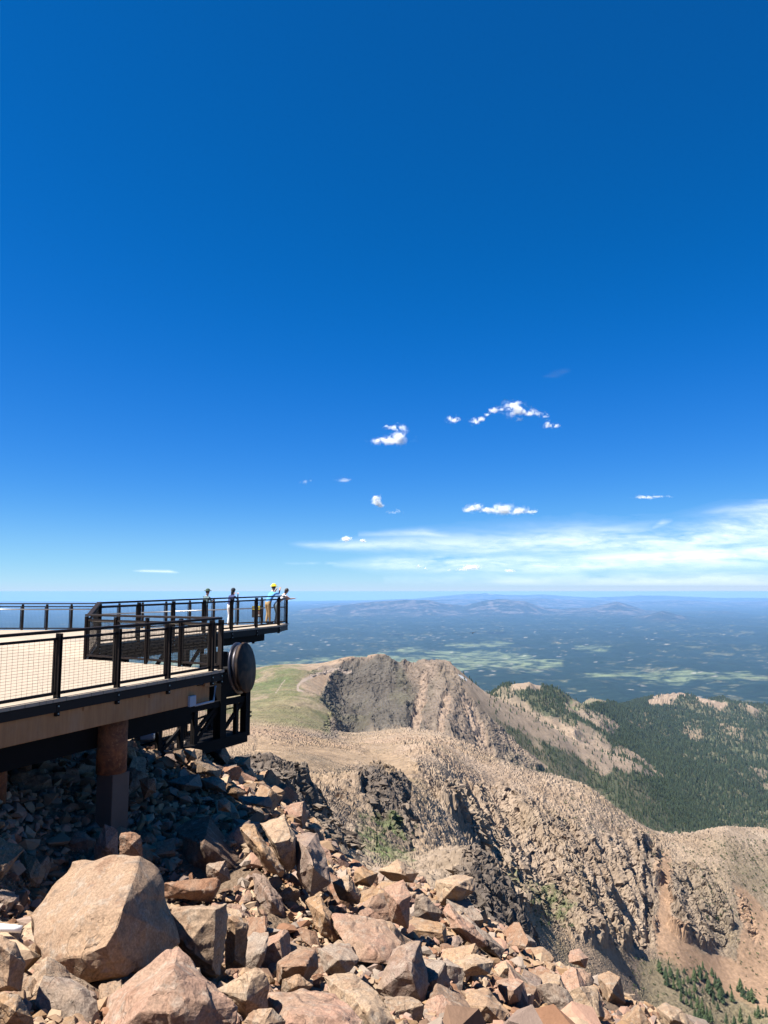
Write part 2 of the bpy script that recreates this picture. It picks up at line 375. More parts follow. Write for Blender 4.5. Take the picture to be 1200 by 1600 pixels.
def polar_mesh(name, d0, d1, ncol, nrow, px0, px1, kL, mid):
    X = np.linspace((px0-600)/F, (px1-600)/F, ncol)*1.02
    Lf = np.linspace(math.log(d0), math.log(d1), nrow*3)
    XX, LL = np.meshgrid(X, Lf, indexing='ij')
    s = base_s(XX, LL); d = np.exp(LL); x = XX*d
    if False:
        pxx, pyy = proj(x, d, s*d)
        wob = fbm2(XX*60, LL*60, 5, 3)
        M = masks(pxx, pyy, d, wob); h, _, _ = relief(x, d, pxx, pyy, d, s*d, M, True)
        s = s+h/d
    py = 800-F*((-1*sp+s*cp)/(cp+s*sp))
    ds = np.hypot(np.diff(LL, axis=1)*kL, np.diff(py, axis=1))
    acc = np.c_[np.zeros(ncol), np.cumsum(ds, 1)]
    # smooth the sampling across columns so that rows stay aligned
    accn = acc/acc[:, -1:]
    W = max(6, int(ncol*.05)); k = np.exp(-(np.arange(-2*W, 2*W+1)/W)**2); k /= k.sum()
    pad = np.pad(accn, ((2*W, 2*W), (0, 0)), mode='edge'); cs = 0
    accn = sum(k[i]*pad[i:i+ncol] for i in range(4*W+1))
    t = np.linspace(0, 1, nrow)
    L2 = np.stack([np.interp(t, accn[i], Lf) for i in range(ncol)])
    X2 = np.repeat(X[:, None], nrow, 1)
    return X2, L2
def grid_faces(nc, nr):
    i = np.arange(nc-1)[:, None]*nr+np.arange(nr-1)[None]
    return np.stack([i, i+nr, i+nr+1, i+1], -1).reshape(-1, 4)
def normals(x, y, z):
    V = np.stack([x, y, z], -1)
    a = np.gradient(V, axis=0); b = np.gradient(V, axis=1); n = np.cross(a, b)
    n /= np.linalg.norm(n, axis=-1, keepdims=True)+1e-12
    return n*np.sign(n[..., 2:3]+1e-9)
def lerp(a, b, t): return a+(b-a)*t[..., None]
# ------------------------------------------------------------------ middle distance mountains
def build_mid():
    nc, nr = (470, 420) if QUICK else (940, 1150)
    X, L = polar_mesh('mid', 44, 8600, nc, nr, -150, 1350, 60, True)
    d = np.exp(L); x = X*d; y = d; s = base_s(X, L); z = s*d
    px, py = proj(x, y, z)
    wob = fbm2(X*60, L*60, 5, 4)*1.2+fbm2(x/8, y/8, 6, 2)*.3+fbm2(X*160, L*90, 8, 4, .65)*1.1*sstep(1800, 2500, d)
    M = masks(px, py, d, wob)
    h, rock, bould = relief(x, y, px, py, d, z, M, False)
    z = z+h
    # blocks and boulders: tilted facets per cell, several real sizes
    def blocks(cell, amp, seed, m, stretch=1.):
        nonlocal z
        g = (m > .02) & (d < cell*450)
        if not g.any(): return
        f1, f2, cid, dx, dy = worley2(x[g]/cell+fbm2(x[g]/cell/2, y[g]/cell/2, seed, 2)*.3, y[g]/cell/stretch, seed)
        t1 = np.sin(cid*97.)*1.1; t2 = np.cos(cid*57.)*1.1
        e = sstep(.0, .28, f2-f1)
        z[g] += (cid*.9+dx*t1+dy*t2-.45)*amp*m[g]*(.3+.7*e)*np.clip(d[g]/(cell*45), .2, 1)-(1-e)*amp*.35*m[g]*np.clip(d[g]/(cell*45), .2, 1)
    soft = np.clip(1-rock-bould, 0, 1)*sstep(2600, 1700, d)*(1-M['flat']*.7)*(1-M['tundra']*.35)*(1-M['fan']*.75)
    cl = np.maximum.reduce([M['cliffs'], M['buttress']*.8, M['spur'], M['knob']]); rk = np.clip(rock-cl, 0, 1)
    blocks(22, 5, 31, np.maximum(cl*sstep(300, 500, d), M['cirque']*.5), 3.)
    blocks(7, 2.8, 32, np.maximum.reduce([cl, bould*.3, M['cirque']*.5]), 4.)
    blocks(3.6, 1.0, 33, np.maximum(rk, cl*.8), 1.3)
    blocks(1.9, .6, 34, rock)
    blocks(.9, .35, 35, rock*sstep(420, 260, d))
    def domes(cell, amp, seed, m, lo):
        g = (m > .02) & (d < cell*480)
        f1, f2, cid, dx, dy = worley2(x[g]/cell, y[g]/cell, seed); rr = .22+.34*np.modf(cid*7.3)[0]
        z[g] += amp*np.sqrt(np.clip(1-(f1/rr)**2, 0, 1))*(.4+rr*1.6)*(cid > lo)*m[g]*np.clip(d[g]/(cell*60), .3, 1)
    bm_ = np.clip(np.maximum.reduce([bould, soft*.7, rock*.3]), 0, 1)
    dens = sstep(-.35, .25, fbm2(x/45, y/60, 39, 3))
    domes(8, 2.2, 36, bould*dens, .65)
    domes(4.5, 1.7, 37, bm_*(.3+.7*dens), .4)
    domes(2.5, 1.1, 38, bm_*(.5+.5*dens), .35)
    domes(1.3, .45, 40, np.maximum(bm_, M['fan']*.3+M['flat']*.3), .3)
    z += fbm2(x/5, y/5, 41, 4)*.5*sstep(1600, 900, d)*soft
    z += ridged2(x/40, y/40, 42, 3)*1.2*np.maximum(soft, M['fan']*.5)*sstep(300, 900, d)
    # cliffs: push outwards with upright columns
    N = normals(x, y, z); steep = sstep(.93, .6, N[..., 2])
    g = (rock > .05)
    for cell, amp, sd in ((14, 5., 61), (5, 1.8, 62), (2., .6, 63)):
        gg = g & (d < cell*330)
        f1, f2, cid = worley3(x[gg]/cell, y[gg]/cell, z[gg]/cell*.28, sd)
        a = amp*(cid-.4-.9*sstep(.16, 0, f2-f1))*rock[gg]*np.where(d[gg] < 500, .6, 1)*np.minimum(1, d[gg]/(cell*18))
        x[gg] += N[..., 0][gg]*a; y[gg] += N[..., 1][gg]*a; z[gg] += N[..., 2][gg]*a*.4
    # conifer clad ground
    px2, py2 = proj(x, y, z)
    n1 = fbm2(x/420, y/420, 71, 5, .6); n2 = fbm2(x/90, y/90, 72, 4, .6); n3 = fbm2(x/25, y/25, 73, 3); n4 = fbm2(x/3, y/3, 74, 3)
    bare = np.maximum.reduce([M[k] for k in ('strip1', 'strip2', 'strip3', 'top1', 'green1', 'top2', 'top3', 'top4', 'meadow')])
    bare = np.maximum(bare, .5*np.maximum.reduce([M['patch1'], M['patch2'], M['patch3'], M['patch4']]))
    forest = sstep(1500, 1800, d)*(px > 735)*(1-M['cirque']*.75)*(1-bare)
    forest *= sstep(1250, 1500, d)
    forest = np.where((px < 790) & (d < 2700), forest*.55*sstep(735, 790, px), forest)
    forest *= sstep(-.75, -.25, n2*.7+n1*.5+.1)
    vtree = M['valley']
    # ---- albedo
    n = x.shape
    pink = np.array([.40, .265, .175]); tan = np.array([.37, .28, .19]); grey = np.array([.27, .225, .18]); dark = np.array([.15, .12, .10]); pale = np.array([.46, .37, .28])
    grass = np.array([.17, .17, .075]); green = np.array([.115, .155, .06]); ffloor = np.array([.085, .09, .05]); orange = np.array([.44, .275, .17])
    C = np.broadcast_to(tan, n+(3,)).copy()
    C = lerp(C, pink, np.clip(.5+n1*.9, 0, 1)*.8)
    C = lerp(C, grey, np.clip(.2+n2*1.1, 0, 1)*.5)
    C = lerp(C, grass*np.array([1.15, 1., 1.1]), np.clip(.1+fbm2(x/60, y/60, 77, 4)*1.3, 0, 1)*.38*sstep(2600, 800, d)*(1-M['flat']*.6))
    bl = np.clip(.5+n3*1.2, 0, 1)
    C = lerp(C, lerp(np.broadcast_to(grey, n+(3,)), dark, bl), rock*np.where(d < 500, .8, .7)*(1-M['cliffs']*.8)*(1-M['buttress']*.5))
    C = lerp(C, np.array([.105, .095, .078])*(1+.5*n2)[..., None], M['cirque']*.82*sstep(690, 630, px+18*n2)); C = lerp(C, np.array([.13, .12, .075]), M['cirque']*sstep(.1, .5, fbm2(x/60, y/150, 83, 5, .6))*.5)  # left cirque face darkened, its shadow put into the colour; then olive patches
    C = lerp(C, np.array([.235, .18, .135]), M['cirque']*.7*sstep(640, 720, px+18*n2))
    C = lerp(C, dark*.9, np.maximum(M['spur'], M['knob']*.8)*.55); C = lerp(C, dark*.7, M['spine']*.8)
    chute = np.maximum(sstep(.35, .6, ridged2((x+.15*y)/95, y/900, 88, 2)), 0)*M['cirque']*sstep(-150, 0, (x-80))
    C = lerp(C, np.array([.40, .29, .21]), np.maximum.reduce([chute*.45, M['chute1'], M['chute2'], M['chute3']])*.8)
    C = lerp(C, pale, np.maximum(M['cliffs'], bould*.8)*np.clip(.35+n3, 0, 1)*.6)
    C = lerp(C, orange, M['fan']*.75); C = lerp(C, np.array([.43, .315, .225]), np.maximum(M['cliffs'], bould)*.3); C = lerp(C, np.array([.40, .30, .21]), bare*.8*np.clip(.8+n3*.5, 0, 1))
    C = lerp(C, np.array([.38, .27, .17]), M['flat']*.75)
    C = lerp(C, grass, M['tundra']*np.clip(.75+n2*.5, 0, 1)); C = lerp(C, green, M['greenhill']*.5*np.clip(.7+n2*.9+n3*.6, 0, 1)); C = lerp(C, tan*.9, np.maximum(M['tundra'], M['flat'])*sstep(.1, .5, fbm2(x/70, y/170, 78, 5, .6))*.75)
    C = lerp(C, green, np.maximum.reduce([M['grass_gully'], M['grass2'], M['green1'], M['meadow']])*np.clip(.55+n4*1.2+n3*.6, 0, 1)*.85)
    C = lerp(C, np.array([.2, .18, .1]), M['valley']*.5)
    C = lerp(C, ffloor*1.35, forest*np.clip(.9+.35*n2, 0, 1))
    C *= (1+.22*n4+.16*n3+.26*fbm2(x/11, y/26, 79, 3, .6)*sstep(500, 1500, d)+.35*fbm2(x/6, y/15, 80, 3, .7)*np.maximum(M['tundra'], M['flat']))[..., None]
    f = sstep(.1, .35, fbm2(x/1.7, y/1.7, 91, 2))*sstep(700, 400, d)*.25*(1-M['flat']); C = lerp(C, C*.6, f)
    for pts, a, b, w in ROADS:
        r = sstep(w*1.3, w*.6, linedist(px, py, pts))*(d > a)*(d < b); C = lerp(C, np.array([.42, .33, .26]), r); z -= r*0
    snow = sstep(2.2, 1.2, linedist(px, py, [(718, 1058), (728, 1064)]))*(d > 2000)*(d < 2800)
    C = lerp(C, np.array([.8, .8, .8]), snow)
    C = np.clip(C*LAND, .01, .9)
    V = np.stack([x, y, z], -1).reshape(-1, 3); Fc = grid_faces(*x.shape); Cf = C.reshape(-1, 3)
    cls = np.zeros(x.shape, int)            # 0 slopes
    cls[(d < 330)] = 1                      # near crags
    cls[(d >= 1270)] = 2                    # peak
    cls[(d >= 1270) & (px > 640) & ((py > 1050+(px-700)*.62) | (d > 2750))] = 3       # wooded hills
    cls[(d > 2750)] = 3
    cls = cls.reshape(-1)[Fc[:, 0]]
    mat = terrain_mat()
    for c, (nm, lb, ct) in enumerate([('boulder_ridge', 'tan boulder covered ridge with pale cliffs across the middle distance', 'ridge'),
                      ('near_crags', 'dark jagged crags and grassy gully just beyond the talus', 'crags'),
                      ('rocky_mountain', 'grey faced rocky peak with a green shoulder and a hairpin road', 'mountain'),
                      ('wooded_hills', 'dark forested hills with bare tan tops beyond the ridge', 'hills')]):
        fc = Fc[cls == c]; u, inv = np.unique(fc, return_inverse=True)
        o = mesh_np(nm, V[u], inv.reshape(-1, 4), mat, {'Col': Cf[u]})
        tag(o, lb, ct, None, 'structure')
    return dict(X=X, L=L, x=x, y=y, z=z, d=d, forest=forest, px=px2, py=py2, M=M, n2=n2, rock=rock)
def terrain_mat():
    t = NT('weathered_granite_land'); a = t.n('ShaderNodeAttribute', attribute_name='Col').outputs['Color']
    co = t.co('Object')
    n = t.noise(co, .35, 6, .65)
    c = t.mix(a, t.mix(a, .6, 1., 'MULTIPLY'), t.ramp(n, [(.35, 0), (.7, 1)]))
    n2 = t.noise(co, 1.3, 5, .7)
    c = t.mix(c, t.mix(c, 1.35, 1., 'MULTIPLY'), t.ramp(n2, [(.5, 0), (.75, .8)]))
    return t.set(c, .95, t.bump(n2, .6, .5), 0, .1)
# ------------------------------------------------------------------ plains and far ranges
LAY = [  # distance m, crest row per px
 (44000, [(-200,985),(400,984),(440,982),(500,976),(560,979),(640,975),(720,972),(800,977),(880,970),(930,972),(975,972),(1010,962),(1035,955),(1060,962),(1095,972),(1130,975),(1200,976),(1400,980)]),
 (56000, [(-200,965),(0,975),(120,968),(240,975),(400,972),(440,965),(470,955),(520,947),(560,943),(600,940),(640,938),(670,938),(695,944),(725,947),(760,939),(780,937),(820,940),(850,950),(880,953),(920,950),(945,945),(965,941),(985,947),(1010,954),(1060,958),(1130,956),(1200,962),(1400,965)]),
 (85000, [(-200,955),(0,955),(400,951),(500,944),(560,941),(640,938),(720,937),(840,935),(900,938),(1000,941),(1060,938),(1130,941),(1200,940),(1400,942)]),
 (118000, [(-200,945),(0,944),(400,943),(450,941),(560,939),(640,936),(690,932),(730,929),(760,927.5),(790,930),(850,929.5),(890,932),(930,934),(1000,931),(1060,932),(1110,934),(1200,935),(1400,936)]),
]
PLZ = -1720.
MEADOWS = [[(640,1020),(720,1016),(800,1022),(880,1030),(880,1040),(840,1048),(780,1046),(720,1050),(650,1040),(560,1036),(540,1026)],
 [(918,1054),(960,1050),(1080,1052),(1100,1058),(1060,1070),(960,1058)],[(990,1050),(1150,1048),(1200,1058),(1200,1064),(1080,1062)],
 [(400,1040),(480,1030),(560,1022),(640,1010),(660,1014),(560,1032),(440,1046)],[(700,1008),(780,1004),(800,1010),(720,1014)],[(900,1014),(960,1008),(940,1016)],[(1040,1095),(1080,1088),(1100,1094),(1060,1100)],
 [(150,1035),(260,1028),(390,1036),(300,1048)]]
def build_far():
    nc, nr = (300, 300) if QUICK else (640, 760)
    X = np.linspace(-.72, .72, nc)[:, None]; t = np.linspace(0, 1, nr)[None]
    # rows evenly spread over the picture for the plain, then over the ranges
    py = 1200-(1200-985)*np.clip(t/.45, 0, 1)
    dpl = PLZ/slope_of(py)
    d = np.where(t < .45, dpl, 0)
    d0 = float(PLZ/slope_of(985)); u = np.clip((t-.45)/.55, 0, 1)
    d = np.where(t < .45, d, d0*(124000/d0)**u); d = np.broadcast_to(d, (nc, nr)).copy(); X = np.broadcast_to(X, d.shape)
    x = X*d; y = d
    z = PLZ+ridged2(x/2600, y/2600, 101, 5, .5)*90+fbm2(x/9000, y/9000, 103, 3)*70
    px, _ = proj(x, y, z)
    env = np.zeros_like(z)
    for D, cr in LAY:
        c = np.interp(px, [a for a, b in cr], [b for a, b in cr]); zt = slope_of(c)*D
        zt = zt+ridged2(x/D*22, y/D*5, int(D/1000), 3)*D*.0007
        wd = D*.105; f = np.exp(-(np.abs((y-D)/wd))**1.6)
        rr = ridged2(x/1900, y/3600, 111, 6, .55)*.22+ridged2(x/6000+.3, y/5000, 119, 4)*.2
        ht = (zt-PLZ)*f*(1+rr*(1-.85*f))
        env = np.maximum(env, ht)
    z = z*1.0+env*(1-.0)-(env > 30)*0
    z = np.where(env > 0, PLZ+(z-env-PLZ)*np.exp(-env/400)+env, z)
    px, py = proj(x, y, z)
    forestn = fbm2(x/1500, y/1500, 131, 6, .62); fine = fbm2(x/260, y/260, 133, 5, .65)
    mead = np.zeros_like(z)
    wob = fbm2(px/45, py/3, 135, 5, .62)*10
    for m in MEADOWS: mead = np.maximum(mead, sstep(1.5, -3, polydist(px, py, m)+wob))
    mead *= (d < 40000)
    C = np.broadcast_to(np.array([.018, .036, .026]), z.shape+(3,)).copy()
    open_ = sstep(.25, .5, fine*.8+forestn*.6)*.5
    C = lerp(C, np.array([.22, .21, .11]), open_)
    C = lerp(C, np.array([.50, .44, .34]), sstep(.48, .62, fine)*.5*sstep(-.3, .2, forestn))
    C = lerp(C, np.array([.24, .28, .14]), mead*np.clip(.5+fine*1.5, 0, .85))
    up = sstep(40, 300, env)
    C = lerp(C, lerp(np.broadcast_to(np.array([.03, .04, .035]), C.shape), np.array([.22, .18, .16]), sstep(.1, .5, fine*.6+ridged2(x/1400, y/1400, 137, 4)*.6)), up*.9)
    sn = sstep(.15, .45, fbm2(x/1500, y/1500, 141, 3))*sstep(1150, 1300, z-PLZ)*(d > 100000)
    C = lerp(C, np.array([.85, .85, .88]), sn)
    # small clearings, roads and roofs as pale specks
    f1, f2, cid, dx, dy = worley2(x/300, y/300, 143)
    C = lerp(C, np.array([.5, .45, .38]), (f1 < .2)*(cid > .93)*.6*(d < 36000)*(1-up))
    C = C*LAND
    V = np.stack([x, y, z], -1).reshape(-1, 3); Fc = grid_faces(nc, nr)
    t = NT('hazy_land'); a = t.n('ShaderNodeAttribute', attribute_name='Col').outputs['Color']
    n = t.noise(t.co('Object'), .004, 6, .7); mt = t.set(t.mix(a, t.mix(a, .55, 1., 'MULTIPLY'), t.ramp(n, [(.4, 0), (.65, 1)])), .95, None, 0, .05)
    dd = V[:, 1][Fc[:, 0]]
    for nm, sel, lb, ct in (('plain', dd < 36500, 'wide dark wooded plain with pale green meadows', 'plain'), ('distant_mountains', dd >= 36500, 'blue hazy mountain ranges along the horizon', 'mountains')):
        fc = Fc[sel]; u, inv = np.unique(fc, return_inverse=True)
        tag(mesh_np(nm, V[u], inv.reshape(-1, 4), mt, {'Col': C.reshape(-1, 3)[u]}, smooth=True), lb, ct, None, 'structure')
# ------------------------------------------------------------------ haze
def build_haze():
    t = bpy.data.materials.new('thin_mountain_air'); t.use_nodes = True; nt = t.node_tree; nt.nodes.clear()
    o = nt.nodes.new('ShaderNodeOutputMaterial'); v = nt.nodes.new('ShaderNodeVolumePrincipled')
    v.inputs['Color'].default_value = (*HAZE_COL, 1); v.inputs['Density'].default_value = HAZE_D; v.inputs['Anisotropy'].default_value = 0
    nt.links.new(v.outputs[0], o.inputs['Volume'])
    b = MB(); b.v = [Vector((sx*160000, yy, zz)) for zz in (-2300, 9) for sx, yy in ((-1, -3000), (1, -3000), (1, 128000), (-1, 128000))]
    b.f = [[0, 1, 2, 3], [7, 6, 5, 4], [0, 4, 5, 1], [1, 5, 6, 2], [2, 6, 7, 3], [3, 7, 4, 0]]
    ob = b.build('haze', t); tag(ob, 'thin blue haze lying over the plain', 'haze', None, 'stuff')
# ------------------------------------------------------------------ light and sky
SUN_EL, SUN_AZ = 61, 250        # azimuth of the sun seen from above, degrees clockwise from +Y (the view direction)
def build_light():
    az = R(SUN_AZ); el = R(SUN_EL)
    dv = Vector((math.sin(az)*math.cos(el), math.cos(az)*math.cos(el), math.sin(el)))
    l = bpy.data.lights.new('sun', 'SUN'); l.energy = SUN_E; l.angle = R(.53); l.color = (1, .955, .89)
    o = bpy.data.objects.new('sun', l); col.objects.link(o); o.rotation_euler = dv.to_track_quat('Z', 'Y').to_euler()
    w = bpy.data.worlds.new('World'); sc.world = w; w.use_nodes = True; nt = w.node_tree
    bg = nt.nodes['Background']; sk = nt.nodes.new('ShaderNodeTexSky'); sk.sky_type = 'NISHITA'; sk.sun_disc = False
    sk.sun_elevation = el; sk.sun_rotation = az; sk.altitude = 4300; sk.air_density = 1.0; sk.dust_density = .1; sk.ozone_density = 3.0
    def mul(k, src):
        m = nt.nodes.new('ShaderNodeVectorMath'); m.operation = 'SCALE'; m.inputs['Scale'].default_value = k; nt.links.new(src, m.inputs[0]); return m.outputs[0]
    cv = nt.nodes.new('ShaderNodeRGBCurve'); cv.mapping.extend = 'HORIZONTAL'
    for c, pts in enumerate(SKY_CURVE):
        cu = cv.mapping.curves[c]
        cu.points[0].location = pts[0]; cu.points[1].location = pts[-1]
        for p in pts[1:-1]: cu.points.new(*p)
    cv.mapping.update()
    k = .1*2**.5
    nt.links.new(mul(k, sk.outputs[0]), cv.inputs['Color']); nt.links.new(mul(1/k, cv.outputs[0]), bg.inputs['Color']); bg.inputs['Strength'].default_value = SKY_S
    sc.view_settings.view_transform = 'Standard'; sc.view_settings.look = 'None'; sc.view_settings.exposure = EXPO; sc.view_settings.gamma = 1
    sc.cycles.use_denoising = True; sc.cycles.volume_bounces = 1; sc.cycles.max_bounces = 6; sc.cycles.diffuse_bounces = 3
    sc.cycles.transparent_max_bounces = 24; sc.cycles.volume_step_rate = 4
# ------------------------------------------------------------------ foreground talus
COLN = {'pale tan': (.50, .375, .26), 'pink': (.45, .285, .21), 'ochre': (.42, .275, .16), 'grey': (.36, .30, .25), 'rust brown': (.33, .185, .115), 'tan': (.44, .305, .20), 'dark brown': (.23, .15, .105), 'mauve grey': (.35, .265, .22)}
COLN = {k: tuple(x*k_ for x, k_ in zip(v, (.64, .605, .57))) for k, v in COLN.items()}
def rock_mat():
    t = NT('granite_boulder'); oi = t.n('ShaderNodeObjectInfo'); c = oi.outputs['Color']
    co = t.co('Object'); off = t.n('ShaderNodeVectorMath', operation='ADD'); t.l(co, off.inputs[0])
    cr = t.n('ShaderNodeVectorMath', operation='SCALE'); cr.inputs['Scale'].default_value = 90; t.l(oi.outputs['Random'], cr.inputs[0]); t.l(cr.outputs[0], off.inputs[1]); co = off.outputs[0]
    n1 = t.noise(co, 1.6, 5, .6, .4); n2 = t.noise(co, 7, 6, .7); n3 = t.noise(co, 45, 4, .75); n4 = t.noise(co, 3.1, 6, .72, 1.2)
    c1 = t.mix(c, (.225, .155, .105), t.ramp(n1, [(.42, 0), (.66, .8)]))
    c1 = t.mix(c1, (.16, .085, .05), t.ramp(n4, [(.52, 0), (.66, .6)]))
    c1 = t.mix(c1, (.28, .235, .185), t.ramp(n2, [(.52, 0), (.68, .75)]))
    c1 = t.mix(c1, t.mix(c1, .68, 1., 'MULTIPLY'), t.ramp(n3, [(.38, 1), (.55, 0)]))
    c1 = t.mix(c1, t.mix(c1, 1.3, 1., 'MULTIPLY'), t.ramp(n3, [(.55, 0), (.7, .8)]))
    n5 = t.noise(co, 5.3, 6, .8, .6); c1 = t.mix(c1, (.075, .06, .05), t.ramp(n5, [(.56, 0), (.68, .7)]))
    cd = t.noise(co, 2.4, 3, .5, .8)
    cd = t.math('ABSOLUTE', t.math('SUBTRACT', cd, .5)); crk = t.ramp(cd, [(0, .0), (.006, 1)])
    crk = t.math('MAXIMUM', crk, t.ramp(n1, [(.5, 0), (.58, 1)])); c1 = t.mix(t.mix(c1, .7, 1., 'MULTIPLY'), c1, crk)
    b = t.bump(n1, .35, .10); b = t.bump(n2, .5, .035, b); b = t.bump(n3, .45, .008, b); b = t.bump(crk, .5, .02, b)
    return t.set(c1, .92, b, 0, .2)
def soil_mat():
    t = NT('gravelly_soil'); co = t.co('Object')
    v = t.n('ShaderNodeTexVoronoi'); v.inputs['Scale'].default_value = 14; t.l(co, v.inputs['Vector'])
    n = t.noise(co, 1.2, 5); n2 = t.noise(co, 30, 5, .7)
    c = t.mix((.17, .12, .08), (.11, .075, .05), n); c = t.mix(c, (.21, .165, .125), t.ramp(n2, [(.5, 0), (.7, .8)]))
    return t.set(c, .95, t.bump(n2, .8, .03, t.bump(v.outputs['Distance'], .8, .05)), 0, .1)
def rough_up(bm, size, seed, target, amp):
    """split a hull into small faces and give it broken stone relief"""
    bmesh.ops.triangulate(bm, faces=bm.faces[:])
    for _ in range(5):
        es = [e for e in bm.edges if e.calc_length() > target]
        if not es or len(bm.faces) > 9000: break
        bmesh.ops.subdivide_edges(bm, edges=es, cuts=1)
        bmesh.ops.triangulate(bm, faces=[f for f in bm.faces if len(f.verts) > 3])
    bm.normal_update()
    n = len(bm.verts); co = np.array([v.co for v in bm.verts]); no = np.array([v.normal for v in bm.verts])
    q = co/size+seed*3.7
    f1, f2, cid = worley3(q[:, 0]*3.4, q[:, 1]*3.4, q[:, 2]*3.4, seed)
    a = (cid-.5)*.9*sstep(0, .12, f2-f1)
    b = vn3(q[:, 0]*2, q[:, 1]*2, q[:, 2]*2, seed+5)*2-1
    c = vn3(q[:, 0]*6, q[:, 1]*6, q[:, 2]*6, seed+6)*2-1; e = vn3(q[:, 0]*15, q[:, 1]*15, q[:, 2]*15, seed+8)*2-1
    dsp = size*amp*(a*.8+b*.28+c*.3+e*.2)
    co = co+no*dsp[:, None]
    for v, p in zip(bm.verts, co): v.co = p
def hull_rock(pts, seed, target, amp=.035, bevel=.0):
    pts = [Vector(p) for p in pts]
    bm = bmesh.new()
    for p in pts: bm.verts.new(p)
    r = bmesh.ops.convex_hull(bm, input=bm.verts[:])
    bmesh.ops.delete(bm, geom=list({g for g in r['geom_interior']+r['geom_unused'] if isinstance(g, bmesh.types.BMVert)}), context='VERTS')
    size = max((max(p[i] for p in pts)-min(p[i] for p in pts)) for i in range(3))
    bmesh.ops.dissolve_limit(bm, angle_limit=R(9), verts=bm.verts[:], edges=bm.edges[:])
    rr = random.Random(seed*7+1)
    for _ in range(7):      # knock chips off corners
        bm.verts.ensure_lookup_table(); v = rr.choice(bm.verts); c0 = sum((p for p in pts), Vector())/len(pts); nn = (v.co-c0).normalized()+Vector((rr.uniform(-.5, .5), rr.uniform(-.5, .5), rr.uniform(-.5, .5)))
        nn.normalize(); top_ = max(w.co.dot(nn) for w in bm.verts); k_ = top_-size*rr.uniform(.012, .045)
        res = bmesh.ops.bisect_plane(bm, geom=bm.verts[:]+bm.edges[:]+bm.faces[:], plane_co=nn*k_, plane_no=nn, clear_outer=True)
        eds = [e for e in res['geom_cut'] if isinstance(e, bmesh.types.BMEdge)]
        if len(eds) > 2: bmesh.ops.contextual_create(bm, geom=eds)
    if bevel: bmesh.ops.bevel(bm, geom=bm.edges[:], offset=bevel*size, segments=1, affect='EDGES', clamp_overlap=True)
    rough_up(bm, size, seed, max(target, size/26), amp)
    bmesh.ops.recalc_face_normals(bm, faces=bm.faces[:])
    return bm
def bm_obj(name, bm, mat, loc=(0, 0, 0), flat=True):
    me = bpy.data.meshes.new(name); bm.to_mesh(me); bm.free(); me.materials.append(mat)
    for p in me.polygons: p.use_smooth = not flat
    o = bpy.data.objects.new(name, me); col.objects.link(o); o.location = loc
    return o
